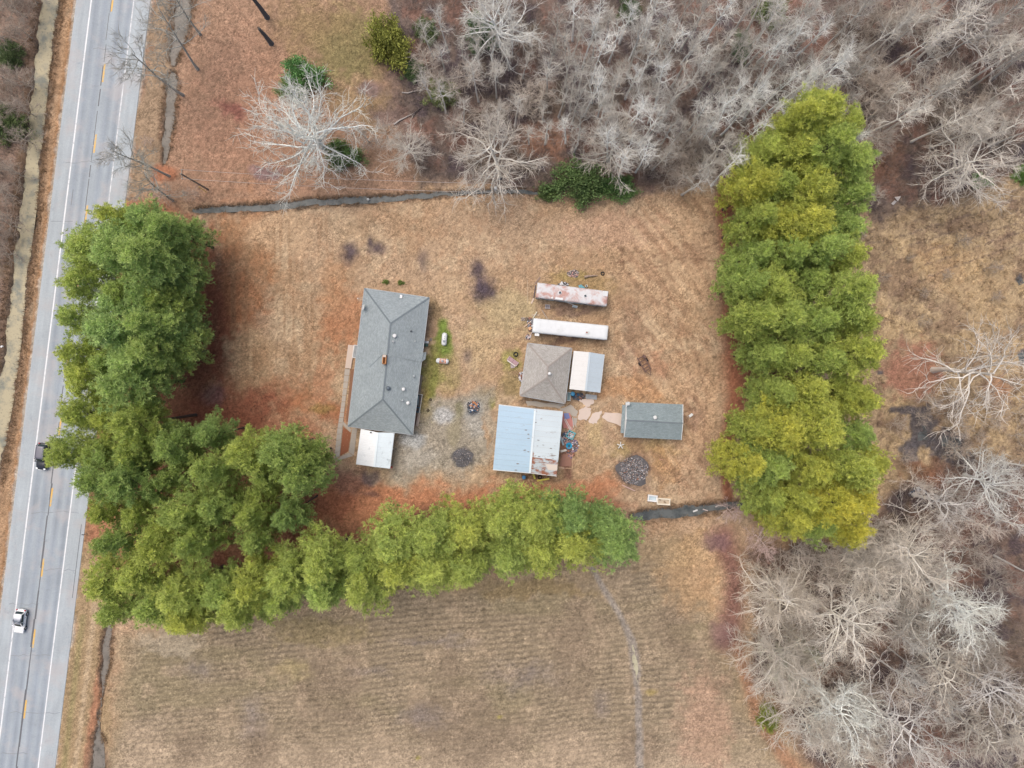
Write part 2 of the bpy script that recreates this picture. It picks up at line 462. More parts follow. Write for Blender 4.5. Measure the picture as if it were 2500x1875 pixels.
# the field in the south
area(FIELD, (160, 139, 110), 1, 50)
FM = sm(poly_sd(wX, wY, FIELD) / 60)
rowp = (GY - 0.10 * GX + 1.2 * vn(GX * .07, GY * .07, 5)) / 0.95
put(FM * sm((np.sin(rowp * 2 * math.pi) - .1) * 1.5) * (0.5 + 0.5 * sm((N1 - .35) * 4)), (110, 93, 75), .75)
put(FM * sm((fbm(GX * .05, GY * .12, 81, 3) - .52) * 8), (142, 128, 88), .45)
put(FM * sm((N2 - .55) * 8), (184, 158, 128), .5)
put(FM, (140, 130, 118), .25)
put(FM * sm((PY - 1750 + 200 * (N1 - .5)) / 120), (190, 166, 140), .5)
put(FM * sm((.46 - N1) * 5), (128, 108, 92), .4)
for x, y, rx, ry in ((480, 1640, 60, 40), (620, 1760, 50, 70), (1020, 1750, 90, 40), (1280, 1650, 110, 50), (900, 1640, 70, 22), (1470, 1720, 26, 50), (1060, 1570, 120, 20)):
    blob(x, y, rx * 1.2, ry * 1.2, (132, 120, 116), .65, 1.2)
blob(710, 1640, 60, 44, (168, 150, 104), .6, 1.0); blob(1220, 1750, 9, 6, (178, 164, 70), .6); blob(1590, 1690, 20, 12, (172, 150, 86), .7); blob(1020, 1850, 10, 8, (178, 164, 80), .8)
blob(780, 1540, 160, 50, (140, 124, 84), .6); blob(1300, 1440, 200, 30, (146, 124, 84), .6); blob(420, 1570, 120, 40, (172, 158, 138), .6)
blob(1700, 1400, 120, 120, (184, 146, 104), .55); blob(1720, 1760, 90, 160, (184, 146, 122), .6); blob(1640, 1350, 120, 60, (180, 150, 110), .5)
band([(1765, 1310, 110), (1792, 1400, 80), (1792, 1470, 90), (1780, 1560, 120)], (130, 90, 84), .85, .9)
blob(1745, 1325, 45, 30, (126, 96, 100), .7); blob(1760, 1540, 40, 50, (132, 102, 102), .6)
band([(1800, 1580, 40), (1850, 1750, 50), (1950, 1900, 60)], (164, 110, 80), .6, .8)
# red-brown needle litter under and beside the pines
RED = [(210, 500), (420, 500), (500, 560), (520, 700), (505, 860), (500, 985), (620, 1010), (790, 1050), (800, 1160), (1000, 1200), (1480, 1200), (1530, 1240), (1480, 1290), (1300, 1320), (900, 1390), (500, 1450), (300, 1470), (215, 1300), (160, 1000)]
area(RED, (166, 112, 82), .95, 50)
RM = sm(poly_sd(wX, wY, RED) / 40)
put(RM * sm((N2 - .5) * 6), (140, 86, 64), .7); put(RM * sm((.42 - N1) * 8), (120, 80, 66), .6)
blob(550, 790, 150, 320, (152, 96, 68), .9, .8, 0.05); blob(535, 790, 95, 260, (138, 80, 58), .85, .7); blob(660, 960, 150, 90, (150, 98, 68), .7, .8)
blob(560, 1000, 190, 80, (136, 80, 60), .85); blob(520, 960, 50, 40, (116, 88, 92), .6); blob(480, 880, 60, 120, (134, 84, 62), .7)
blob(600, 640, 90, 220, (166, 118, 76), .5); blob(760, 990, 80, 60, (160, 106, 70), .6); blob(810, 1010, 50, 40, (164, 98, 62), .7); blob(790, 1000, 40, 20, (134, 120, 60), .6)
blob(840, 780, 70, 110, (166, 110, 74), .75); blob(820, 700, 60, 80, (176, 134, 98), .6); blob(800, 930, 40, 90, (172, 120, 88), .6)
blob(690, 560, 120, 60, (196, 164, 130), .7); blob(850, 560, 70, 50, (200, 172, 138), .5); blob(620, 870, 80, 100, (188, 160, 124), .7); blob(700, 800, 50, 60, (190, 166, 136), .5)
blob(640, 870, 30, 50, (150, 112, 80), .5)
area([(760, 1160), (1000, 1196), (1300, 1186), (1480, 1150), (1520, 1180), (1420, 1220), (1200, 1230), (1000, 1240), (860, 1300), (760, 1290)], (196, 132, 94), .9, 40)
blob(1380, 1210, 70, 16, (206, 134, 86), .7); blob(850, 1180, 80, 60, (140, 100, 88), .7); blob(800, 1250, 90, 50, (160, 96, 70), .7)
blob(905, 1165, 36, 26, (84, 76, 84), .75); blob(905, 1210, 36, 12, (112, 84, 78), .7)
band([(1785, 430, 80), (1770, 520, 80), (1775, 640, 50), (1790, 780, 90), (1805, 900, 130), (1800, 980, 90), (1765, 1130, 40), (1780, 1230, 40)], (156, 98, 72), .95, .8)
band([(1880, 300, 120), (1880, 800, 200), (1900, 1250, 120)], (140, 92, 68), .8, .6)
# yard: light tan east, green and gravel behind the house
blob(1640, 640, 170, 170, (194, 160, 126), .6); blob(1690, 1040, 100, 180, (198, 160, 126), .6); blob(1500, 560, 180, 60, (190, 152, 128), .5)
blob(1230, 760, 100, 90, (182, 164, 122), .6); blob(1180, 850, 60, 100, (190, 164, 124), .6); blob(1100, 720, 60, 60, (186, 156, 122), .5)
blob(1060, 760, 22, 80, (140, 118, 84), .7); blob(1078, 838, 34, 78, (112, 134, 50), .95, .4, 0, .3); blob(1058, 910, 36, 90, (134, 130, 66), .9); blob(1045, 990, 26, 70, (146, 130, 70), .85)
blob(1100, 900, 40, 60, (150, 136, 88), .6); blob(1060, 940, 14, 60, (120, 126, 56), .5)
blob(1250, 880, 34, 40, (150, 144, 76), .8); blob(1250, 940, 44, 40, (146, 126, 84), .8); blob(1200, 985, 14, 18, (150, 146, 62), .9); blob(1190, 970, 40, 26, (150, 130, 88), .7)
blob(1400, 700, 120, 50, (158, 132, 88), .7); blob(1380, 760, 110, 18, (124, 100, 88), .8); blob(1380, 838, 90, 12, (118, 92, 80), .8); blob(1400, 672, 50, 14, (156, 136, 84), .7)
area([(1010, 1040), (1080, 960), (1200, 960), (1205, 1130), (1150, 1160), (960, 1180), (955, 1080)], (154, 147, 134), .85, 40)
blob(1085, 1015, 36, 26, (178, 178, 180), .8); blob(1160, 1030, 34, 50, (168, 164, 158), .7); blob(1010, 1080, 44, 26, (178, 180, 182), .8); blob(1030, 1120, 60, 40, (172, 166, 158), .6)
blob(1110, 1060, 24, 60, (146, 136, 108), .6); blob(1120, 1000, 16, 26, (118, 116, 80), .6); blob(1185, 1060, 12, 70, (176, 140, 104), .7)
blob(1330, 975, 90, 10, (120, 100, 84), .8); blob(1410, 965, 40, 20, (100, 84, 78), .7); blob(1380, 1100, 24, 80, (122, 84, 74), .85, .5); blob(1320, 1165, 60, 8, (112, 84, 72), .8)
blob(1460, 1060, 30, 60, (186, 162, 116), .6); blob(1520, 1100, 40, 30, (160, 140, 90), .6); blob(1600, 1100, 90, 26, (166, 140, 96), .7); blob(1620, 1140, 50, 60, (172, 130, 86), .6)
blob(1540, 950, 110, 40, (190, 140, 96), .6); blob(1590, 890, 60, 40, (176, 128, 100), .6); blob(1540, 790, 30, 60, (150, 126, 104), .5); blob(1530, 860, 26, 30, (140, 108, 92), .6)
blob(1690, 1010, 40, 50, (150, 120, 104), .6); blob(1690, 620, 60, 40, (150, 118, 96), .4)
for x, y, rx, ry, a in ((1180, 702, 42, 46, .95), (1170, 655, 22, 30, .8), (855, 615, 24, 34, .85), (925, 608, 30, 20, .8), (905, 590, 9, 18, .8), (1040, 640, 16, 34, .55), (1143, 870, 14, 24, .6)):
    blob(x, y, rx * 1.35, ry * 1.35, (84, 72, 80), min(1, a * 1.1), .9, 0, .45)
blob(1130, 1117, 34, 32, (84, 82, 86), .95, .4, 0, .4); blob(1156, 995, 34, 30, (150, 150, 148), .6); blob(1156, 1002, 20, 18, (70, 76, 86), .9)
blob(1546, 1150, 52, 48, (104, 88, 84), .95, .4, 0, .4); blob(1548, 1150, 40, 38, (64, 64, 68), .95, .4); blob(1560, 1190, 46, 14, (136, 112, 98), .6)
for x, y in ((1516, 640), (1520, 610), (1700, 640), (1640, 560)): blob(x, y, 12, 9, (120, 88, 66), .6)
# wheel tracks and dragged soil in the eastern yard
an = vn((GX + GY * .8) * .9, (GX * .8 - GY) * .16, 61) * .6 + vn((GX + GY * .8) * 2.2, (GX * .8 - GY) * .35, 63) * .4
YE = sm(poly_sd(wX, wY, [(1500, 470), (1760, 440), (1770, 1220), (1640, 1230), (1450, 1200), (1500, 900), (1480, 700)]) / 60)
put(YE * sm((an - .56) * 9), (150, 116, 90), .6); put(YE * sm((.40 - an) * 9), (206, 176, 142), .5)
for tr_ in ([(1490, 640, 5), (1560, 640, 5), (1640, 610, 5), (1745, 560, 6)], [(1495, 668, 4), (1570, 664, 5), (1650, 634, 5), (1760, 590, 6)], [(1500, 790, 5), (1590, 740, 5), (1660, 720, 4)], [(1660, 830, 5), (1700, 960, 5), (1690, 1100, 5), (1600, 1190, 4)], [(1690, 830, 5), (1725, 960, 5), (1716, 1110, 5), (1640, 1205, 4)], [(1510, 600, 7), (1525, 640, 8), (1515, 670, 5)], [(1640, 1020, 4), (1690, 1000, 5), (1730, 900, 4)], [(1700, 632, 8), (1740, 636, 10), (1790, 650, 12)], [(1080, 560, 4), (1085, 500, 4)]):
    band(tr_, (128, 98, 78), .7, .9)
# worn paths and mowing lines west and north of the house
put(sm((vn(GX * 1.9, GY * .12, 65) - .58) * 7) * sm(poly_sd(wX, wY, [(480, 540), (860, 500), (840, 1000), (620, 1000), (500, 980)]) / 60), (146, 112, 82), .45)
# wet old field beyond the eastern pines
area([(2080, 560), (2330, 480), (2600, 420), (3400, 300), (3400, 1150), (2300, 1120), (2160, 1200), (2080, 1200), (2120, 900)], (172, 148, 116), .95, 40)
EM = sm(poly_sd(wX, wY, [(2080, 560), (2330, 480), (2600, 420), (3400, 300), (3400, 1150), (2300, 1120), (2160, 1200), (2080, 1200), (2120, 900)]) / 40)
put(EM * sm((N2 - .5) * 7), (192, 164, 124), .7); put(EM * sm((.45 - N2) * 8), (140, 114, 92), .7); put(EM * sm((N3 - .56) * 8), (120, 98, 84), .6)
blob(2300, 640, 100, 70, (196, 160, 116), .4); blob(2400, 700, 120, 120, (190, 160, 118), .45)
blob(2230, 900, 90, 90, (160, 112, 92), .9, .5); blob(2440, 960, 40, 50, (190, 136, 100), .5)
for x, y, rx, ry in ((2230, 1000, 50, 16), (2250, 1050, 44, 60), (2320, 1080, 60, 50), (2180, 1000, 14, 10), (2490, 680, 12, 16), (2500, 870, 16, 20), (2270, 1020, 8, 24), (2220, 1100, 40, 40), (2360, 1120, 60, 20), (2150, 910, 10, 8)):
    blob(x, y, rx, ry, (92, 88, 94), .9, .5, 0, 1.0)
blob(2260, 1150, 90, 40, (126, 88, 66), .8)
for k in range(6):
    band([(2090 + 30 * k, 575 + 22 * k, 5), (2300 + 30 * k, 520 + 18 * k, 5), (2560, 440 + 26 * k, 5)], (104, 88, 84), .6, .9)
# bare wet earth along the ditches, mud on the path
for pts, dep in DITCHES:
    d = seg_dist(PX + (N3 - .5) * 14, PY + (N3 - .5) * 14, pts)
    put(sm((2.4 - d) / 1.3), (124, 100, 82), .75); put(sm((1.35 - d) / .6), (84, 78, 74), .8)
band([(x, y, w * 1.5) for x, y, w in PATH], (152, 142, 134), .85, .6)
N4 = fbm(GX * 1.7, GY * 1.7, 71, 3)
C *= (1 + .55 * (N4 - .5) * (0.4 + 1.2 * N2))[..., None]
# fine speckle of stalks and leaves
sp = rng.rand(*GX.shape)
lum = C @ np.array([.3, .55, .15])
C = (lum[..., None] + (C - lum[..., None]) * .88) * np.array([.965, .975, .945])
C *= (0.88 + 0.24 * sp)[..., None]
sp2 = rng.rand(*GX.shape)
C[sp2 > .975] *= 1.25; C[sp2 < .035] *= 0.70
C *= (0.86 + .28 * N3)[..., None]
far_ = (np.abs(GX) > 95) | (np.abs(GY) > 74)
C[far_ & ~((PX < ROAD_R(PY) + 120))] = np.array(alb((158, 138, 112))) * .9
C = np.clip(C, 0.01, 0.8)

ny, nx = GX.shape
idx = np.arange(nx * ny).reshape(ny, nx)
faces = np.stack([idx[:-1, :-1], idx[:-1, 1:], idx[1:, 1:], idx[1:, :-1]], -1).reshape(-1, 4)
verts = np.stack([GX, GY, GZ], -1).reshape(-1, 3)
ground_m = attr_mat('ground_soil', 0.95, 0.55, spec=0.1, scales=(1.9, 7.0), cells=((4.6, .74, 1.26), (9.0, .76, 1.24)))
ground = link('ground', np_mesh('ground', verts, faces, ground_m, C.reshape(-1, 3), smooth=True))
tag(ground, kind='structure')

def gcol(x, y):
    i = np.clip(np.searchsorted(gx, x), 0, nx - 1); j = np.clip(np.searchsorted(gy, y), 0, ny - 1)
    return C[j, i]
def gz(x, y):
    i = np.clip(np.searchsorted(gx, x), 0, nx - 1); j = np.clip(np.searchsorted(gy, y), 0, ny - 1)
    return GZ[j, i]
def gz1(v): return float(gz(np.array([v[0]]), np.array([v[1]]))[0])
def on(px, py, dz=0.0):
    v = P(px, py); v.z = gz1(v) + dz
    return v

# ---------------------------------------------------------------- water
def water_mat(name, c1, c2, scale, rough=0.08):
    m, nt, b = new_mat(name)
    geo = nd(nt, 'ShaderNodeNewGeometry').outputs['Position']
    n1 = noise_tex(nt, scale, 4, 0.6, geo); n2 = noise_tex(nt, scale * 6, 3, .6, geo)
    c = ramp(nt, n1, [(0.33, c1), (0.52, c2)])
    c = mixc(nt, ramp(nt, n2, [(.58, g3(0)), (.68, g3(.55))]), c, tuple(x * .45 for x in c1))
    nt.links.new(c, b.inputs['Base Color']); b.inputs['Roughness'].default_value = rough
    b.inputs['IOR'].default_value = 1.33; b.inputs['Specular IOR Level'].default_value = 0.14
    bn = nd(nt, 'ShaderNodeBump'); bn.inputs['Strength'].default_value = 0.15; bn.inputs['Distance'].default_value = 0.02
    nt.links.new(n2, bn.inputs['Height']); nt.links.new(bn.outputs[0], b.inputs['Normal'])
    return m
def water_strip(name, pts, z, mat, grow=1.25):
    mb = MB(); L = []; 
    for i, (x, y, w) in enumerate(pts):
        x0, y0, _ = pts[max(i - 1, 0)]; x1, y1, _ = pts[min(i + 1, len(pts) - 1)]
        d = Vector((x1 - x0, y1 - y0)).normalized(); n_ = Vector((-d.y, d.x)) * w / 2 * grow
        L.append((P(x + n_.x, y + n_.y, z), P(x - n_.x, y - n_.y, z)))
    vs_ = [q for a in L for q in a]
    mb.add(vs_, [(2 * i, 2 * i + 1, 2 * i + 3, 2 * i + 2) for i in range(len(L) - 1)])
    o = mb.build(name, mat)
    for p_ in o.data.polygons:
        if p_.normal.z < 0: p_.flip()
    tag(o, kind='structure')
    return o
DW = [(x, y, w) for x, y, w in DITCH_N]
ditch_w = water_mat('ditch_water', alb((74, 80, 82)), alb((104, 108, 108)), 0.5)
murky_w = water_mat('murky_water', alb((104, 100, 94)), alb((132, 126, 118)), 0.4, .2)
creek_w = water_mat('creek_water', alb((132, 134, 124)), alb((184, 174, 146)), 0.42, .2)
for pts, nm in ((DITCH_N, 'ditch_water'), (DITCH_S, 'ditch_water'), (DITCH_E1, 'ditch_water'), (DITCH_E2, 'ditch_water'), (DITCH_E3, 'ditch_water')):
    water_strip(nm, pts, -0.26, ditch_w if pts in (DITCH_N, DITCH_S) else murky_w)
water_strip('creek_water', CREEK, -0.42, creek_w, 1.1)
mud_w = water_mat('puddle_water', alb((166, 158, 136)), alb((188, 182, 156)), .8)
water_strip('puddle', [(1544, 1575, 5), (1548, 1600, 11), (1552, 1630, 13), (1555, 1655, 9), (1557, 1675, 4)], -0.075, mud_w, 1.0)
for pts, nm in (([(2250, 1040, 20), (2254, 1075, 26)], 'puddle'), ([(2300, 1076, 24), (2345, 1084, 30)], 'puddle'), ([(2486, 676, 14), (2494, 694, 14)], 'puddle'), ([(2492, 862, 16), (2500, 890, 18)], 'puddle')):
    water_strip(nm, pts, 0.012, ditch_w, 1.0)

# ---------------------------------------------------------------- road
def road_quad(mb, f0, f1, y0, y1, z, steps=1):
    for k in range(steps):
        a, b = y0 + (y1 - y0) * k / steps, y0 + (y1 - y0) * (k + 1) / steps
        mb.add([P(f0(a), a, z), P(f0(b), b, z), P(f1(b), b, z), P(f1(a), a, z)], [(0, 1, 2, 3)])
YA, YB = -1200, 3200
def road_mat():
    m, nt, b = new_mat('worn_asphalt')
    uv = nd(nt, 'ShaderNodeUVMap', uv_map='lane').outputs[0]
    sx = nd(nt, 'ShaderNodeSeparateXYZ'); nt.links.new(uv, sx.inputs[0])
    geo = nd(nt, 'ShaderNodeNewGeometry').outputs['Position']
    mp = nd(nt, 'ShaderNodeMapping'); mp.inputs['Scale'].default_value = (1.0, 0.04, 1); nt.links.new(uv, mp.inputs[0])
    streak = noise_tex(nt, 14.0, 3, 0.5, mp.outputs[0])
    # across the road: pale shoulders, darker wheel paths, pale lane middles
    sh, lane, wheel = alb((190, 199, 204), .70), alb((180, 190, 197), .70), alb((158, 168, 178), .70)
    prof = ramp(nt, sx.outputs[0], [(0.0, sh), (0.20, sh), (0.222, lane), (0.265, wheel), (0.335, lane), (0.40, wheel), (0.46, lane), (0.54, lane), (0.60, wheel), (0.665, lane), (0.73, wheel), (0.765, lane), (0.79, sh), (1.0, sh)])
    c = mixc(nt, 1.0, prof, ramp(nt, streak, [(0.3, g3(.9)), (0.7, g3(1.06))]), 'MULTIPLY')
    n1 = noise_tex(nt, 0.15, 4, .6, geo); n2 = noise_tex(nt, 6, 4, .7, geo)
    c = mixc(nt, 1.0, c, ramp(nt, n1, [(0.3, g3(.9)), (0.7, g3(1.07))]), 'MULTIPLY')
    c = mixc(nt, 1.0, c, ramp(nt, n2, [(0.3, g3(.88)), (0.7, g3(1.08))]), 'MULTIPLY')
    st = noise_tex(nt, 0.5, 5, .65, geo, .6)
    c = mixc(nt, ramp(nt, st, [(0.60, g3(0)), (0.72, g3(.5))]), c, alb((140, 148, 156), .7))
    wr = noise_tex(nt, 0.22, 4, .6, geo, .3)
    c = mixc(nt, ramp(nt, wr, [(0.50, g3(0)), (0.66, g3(.55))]), c, alb((196, 190, 188), .7))
    nt.links.new(c, b.inputs['Base Color']); b.inputs['Roughness'].default_value = .75
    return m
mb = MB(); steps = 60
for k in range(steps):
    a, b_ = YA + (YB - YA) * k / steps, YA + (YB - YA) * (k + 1) / steps
    mb.add([P(ROAD_L(a), a, .06), P(ROAD_L(b_), b_, .06), P(ROAD_R(b_), b_, .06), P(ROAD_R(a), a, .06)], [(0, 1, 2, 3)])
    for fn, sgn in ((ROAD_L, -1), (ROAD_R, 1)):
        q = [P(fn(a), a, .06), P(fn(b_), b_, .06), P(fn(b_) + sgn * 4, b_, -.15), P(fn(a) + sgn * 4, a, -.15)]
        mb.add(q, [(0, 1, 2, 3)])
road = mb.build('road', road_mat()); tag(road, kind='structure')
uvl = road.data.uv_layers.new(name='lane')
for p_ in road.data.polygons:
    for li in p_.loop_indices:
        co = road.data.vertices[road.data.loops[li].vertex_index].co
        x, y = to_px(co.x, co.y, co.z)
        uvl.data[li].uv = ((x - ROAD_L(y)) / (ROAD_R(y) - ROAD_L(y)), co.y * 0.2)
white_line = rust_mat('white_line_paint', alb((246, 248, 250)), alb((190, 194, 198)), .62, 1.4, .6)
worn_white = rust_mat('worn_line_paint', alb((238, 240, 242)), alb((190, 192, 196)), .50, 1.6, .6)
yellow_line = rust_mat('yellow_line_paint', alb((240, 192, 96)), alb((196, 180, 150)), .56, 2.2, .6)
tar = M('tar_seal', alb((104, 106, 110)), .6, var=.3)
def road_piece(name, f0, f1, y0, y1, z, mat, steps=1):
    mb = MB(); road_quad(mb, f0, f1, y0, y1, z, steps); return mb.build(name, mat, road)
lw = lambda c, w: ((lambda y: c(y) - w / 2), (lambda y: c(y) + w / 2))
c_l = lambda y: 223 - 0.1243 * y
c_c = lambda y: 274.5 - 0.1235 * y
c_r = lambda y: 327 - 0.1248 * y
road_piece('edge_line', *lw(c_l, 3.3), YA, YB, .064, white_line, 20)
road_piece('edge_line', *lw(c_r, 2.8), YA, 520, .064, worn_white, 20)
road_piece('edge_line', *lw(c_r, 3.0), 520, YB, .064, white_line, 20)
for k in range(-3, 13):
    y0 = -22 + 172.6 * k
    road_piece('centre_dash', *lw(lambda y: c_c(y) + .8, 4.2), y0 + 5, y0 + 50, .066, yellow_line)
rr = random.Random(5)
y = -400
while y < 2300:                                                    # tar-filled centre joint, ragged
    y1 = y + rr.uniform(30, 90)
    w = rr.uniform(1.2, 2.6) if y < 1100 else rr.uniform(2.2, 5.0)
    off = rr.uniform(-1.5, .5)
    road_piece('tar_seam', *lw(lambda q: c_c(q) - 2.4 + off, w), y, y1, .062, tar)
    y = y1 + (rr.uniform(0, 12) if y < 1100 else 0)
for px_, y0, dx in ((0, 540, 0),):
    a = y0; road_piece('road_crack', lambda q: ROAD_L(q) + 4, lambda q: c_c(q) - 30, a, a + .7, .0615, tar)
road_piece('road_crack', *lw(lambda q: c_l(q) + 13, 1.0), 462, 500, .0615, tar)
road_piece('road_joint', *lw(lambda q: ROAD_R(q) - 9, 1.6), 1280, 1460, .0615, tar)
for y0, ua, ub in ((118, .30, .95), (395, .12, .6), (585, .15, .5), (690, .2, .6), (1250, .25, .9), (1390, .5, .95), (1475, .1, .5), (1600, .2, .75), (1740, .3, .98), (1840, .1, .6)):
    n_ = 9; cr = []
    for i in range(n_ + 1):
        yy = y0 + rr.uniform(-3.5, 3.5); u_ = ua + (ub - ua) * i / n_; cr.append((ROAD_L(yy) + (ROAD_R(yy) - ROAD_L(yy)) * u_, yy))
    mq = MB()
    for (xa, ya), (xb, yb) in zip(cr, cr[1:]):
        w_ = rr.uniform(.35, .8); mq.add([P(xa, ya - w_, .0612), P(xa, ya + w_, .0612), P(xb, yb + w_, .0612), P(xb, yb - w_, .0612)], [(0, 1, 2, 3)])
    mq.build('road_crack', M('crack_seal', alb((138, 142, 146)), .7, var=.2), road)
mb = MB()                                                          # rumble strip beside the western edge line
for k in range(420):
    yy = -40 + k * 4.6
    mb.add([P(c_l(yy) - 5.6, yy, .0625), P(c_l(yy) - 5.6, yy + 1.6, .0625), P(c_l(yy) - 2.9, yy + 1.6, .0625), P(c_l(yy) - 2.9, yy, .0625)], [(0, 1, 2, 3)])
mb.build('rumble_strip', M('rumble_groove', alb((168, 172, 178)), .8), road, kind='stuff')
# ---------------------------------------------------------------- pines
needle_m = attr_mat('pine_needles', 0.65, 0.0, 0.42, True, .25)
bark_m = M('pine_bark', (0.085, 0.062, 0.050), .95, var=.35, scale=3)
def pine_meshes(seed, H=21.0, low=.47):
    """one crown mesh (tufts of needles on the ends of whorled branches) and one trunk mesh"""
    r = np.random.RandomState(seed)
    tr = MB()
    lean = (r.uniform(-.4, .4), r.uniform(-.4, .4))
    pts = [(lean[0] * t ** 2, lean[1] * t ** 2, H * t * 0.97 - .3) for t in (0, .03, .2, .5, .8, 1)]
    tr.tube(pts, [.34, .25, .22, .16, .09, .02], 8)
    centres, dirs, hcol = [], [], []; az0 = r.uniform(0, 6.28)
    z0, z1 = H * low, H * .985
    nb = 50 if low > .4 else 64
    for i in range(nb):
        t = (i + r.rand()) / nb
        z = z0 + (z1 - z0) * t
        prof = math.sin(math.pi * min(1, .24 + .80 * t) ) ** .75 if t < .93 else .30
        L = 3.45 * max(.28, prof) * r.uniform(.50, 1.28) * (1 + .22 * math.cos(az0 - i * 2.4))
        az = i * 2.4 + r.uniform(-.4, .4)
        el = -.12 + .85 * t + r.uniform(-.15, .15)
        ax = lean[0] * (z / H) ** 2; ay = lean[1] * (z / H) ** 2
        d = np.array([math.cos(az) * math.cos(el), math.sin(az) * math.cos(el), math.sin(el)])
        b0 = np.array([ax, ay, z]); b1 = b0 + d * L
        if r.rand() < .75: tr.tube([b0, (b0 + b1) / 2 + (0, 0, -.1), b1], [.055, .035, .012], 4, False)
        nc = max(2, int(L * 1.25 + .3))
        for k in range(nc):
            s_ = 1 - .62 * (k / nc) ** 1.1
            side = np.array([-math.sin(az), math.cos(az), 0]) * r.normal(0, .46) * (1.15 - .35 * s_) * max(.6, L * .38)
            centres.append(b0 + d * L * s_ + side + (0, 0, r.uniform(-.15, .3))); dirs.append(d)
            hcol.append((t, r.rand()))
    centres = np.array(centres); dirs = np.array(dirs); hcol = np.array(hcol)
    # each cluster = a rounded cushion of tufts, each tuft = a burst of needles
    nt_, nn = 15, 12
    N = len(centres)
    u = r.normal(size=(N, nt_, 3)); u[..., 2] = np.abs(u[..., 2]) * .9 - .12
    u /= np.linalg.norm(u, axis=-1, keepdims=True)
    rad = r.uniform(.32, .80, (N, 1, 1))
    tc = centres[:, None, :] + u * rad * np.array([1, 1, .62]) + dirs[:, None, :] * r.uniform(-.55, .55, (N, nt_, 1))
    ax = u + dirs[:, None, :] * .25 + np.array([0, 0, .35]); ax /= np.linalg.norm(ax, axis=-1, keepdims=True)
    nd_ = ax[:, :, None, :] * .75 + r.normal(size=(N, nt_, nn, 3)) * .62
    nd_ /= np.linalg.norm(nd_, axis=-1, keepdims=True)
    ln = r.uniform(.28, .58, (N, nt_, nn, 1))
    side = np.cross(nd_, r.normal(size=(N, nt_, nn, 3))); side /= np.linalg.norm(side, axis=-1, keepdims=True)
    base = tc[:, :, None, :] - nd_ * .06
    wd = .030
    v = np.stack([base - side * wd * .5, base + side * wd * .5, base + nd_ * ln + side * wd * .9, base + nd_ * ln - side * wd * .9], -2)
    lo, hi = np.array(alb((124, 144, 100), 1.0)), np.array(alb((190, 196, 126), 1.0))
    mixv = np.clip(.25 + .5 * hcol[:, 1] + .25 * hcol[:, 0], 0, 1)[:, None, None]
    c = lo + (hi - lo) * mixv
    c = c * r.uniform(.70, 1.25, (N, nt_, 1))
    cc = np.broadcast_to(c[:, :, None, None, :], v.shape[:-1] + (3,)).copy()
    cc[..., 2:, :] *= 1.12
    vv = v.reshape(-1, 3); f = np.arange(len(vv)).reshape(-1, 4)
    crown = np_mesh('crown', vv, f, needle_m, cc.reshape(-1, 3))
    tm = tr.build('trunk', bark_m); tme = tm.data; bpy.data.objects.remove(tm)
    return crown, tme
PINES = [pine_meshes(100 + i) for i in range(5)]
LOWPINES = [pine_meshes(120 + i, 21.0, .26) for i in range(3)]
ORD = ['first', 'second', 'third', 'fourth', 'fifth', 'sixth', 'seventh', 'eighth', 'ninth', 'tenth', 'eleventh', 'twelfth', 'thirteenth', 'fourteenth', 'fifteenth', 'sixteenth', 'seventeenth', 'eighteenth', 'nineteenth', 'twentieth']
S = 2500 / 2212
groves = [
 ('pine grove beside the road', [
  [(238, 468), (305, 472), (352, 495)],
  [(185, 535), (250, 548), (315, 552), (350, 572)],
  [(190, 612), (258, 628), (320, 636), (352, 650)],
  [(182, 690), (248, 706), (305, 700), (342, 712)],
  [(165, 765), (228, 782), (285, 775), (330, 756)],
  [(172, 815), (262, 826)]]),
 ('pine rows between the road and the metal carport', [
  [(165, 898), (232, 905), (296, 918)],
  [(150, 978), (218, 975), (300, 972), (378, 965), (448, 944), (528, 985), (598, 978), (655, 998)],
  [(212, 1030), (285, 1040), (358, 1035), (450, 1010), (560, 1030), (636, 1035)],
  [(232, 1100), (305, 1108), (392, 1112), (465, 1096), (545, 1104), (622, 1115)],
  [(245, 1165), (340, 1172), (425, 1160), (545, 1168)]]),
 ('pine row along the southern field', [
  [(215, 1258), (292, 1246), (392, 1282), (480, 1280), (552, 1262), (628, 1246), (700, 1218), (772, 1210), (850, 1176), (930, 1158), (1010, 1146), (1090, 1128), (1160, 1116), (1240, 1122), (1310, 1140)],
  [(248, 1318), (318, 1312), (405, 1330), (520, 1312), (600, 1300), (700, 1276), (782, 1270), (856, 1242), (930, 1232), (1010, 1226), (1090, 1206), (1165, 1192), (1245, 1182), (1318, 1172)]]),
 ('pine grove at the eastern edge of the yard', [
  [(1705, 262), (1780, 240), (1842, 268)],
  [(1642, 318), (1715, 330), (1792, 318), (1846, 345)],
  [(1618, 395), (1692, 402), (1768, 408), (1842, 415)],
  [(1606, 470), (1682, 480), (1762, 484), (1838, 490)],
  [(1622, 540), (1702, 548), (1782, 540), (1842, 555)],
  [(1600, 612), (1682, 620), (1762, 610), (1838, 628)],
  [(1612, 690), (1692, 692), (1772, 698), (1846, 695)],
  [(1634, 770), (1712, 770), (1790, 776), (1858, 765)],
  [(1668, 850), (1746, 848), (1822, 850), (1872, 862)],
  [(1618, 928), (1696, 926), (1776, 930), (1852, 938)],
  [(1598, 1002), (1674, 1010), (1752, 1010), (1828, 1010), (1878, 1002)],
  [(1640, 1072), (1718, 1080), (1796, 1090), (1866, 1085)],
  [(1698, 1130), (1772, 1138), (1838, 1138)]])]
rp = random.Random(8)
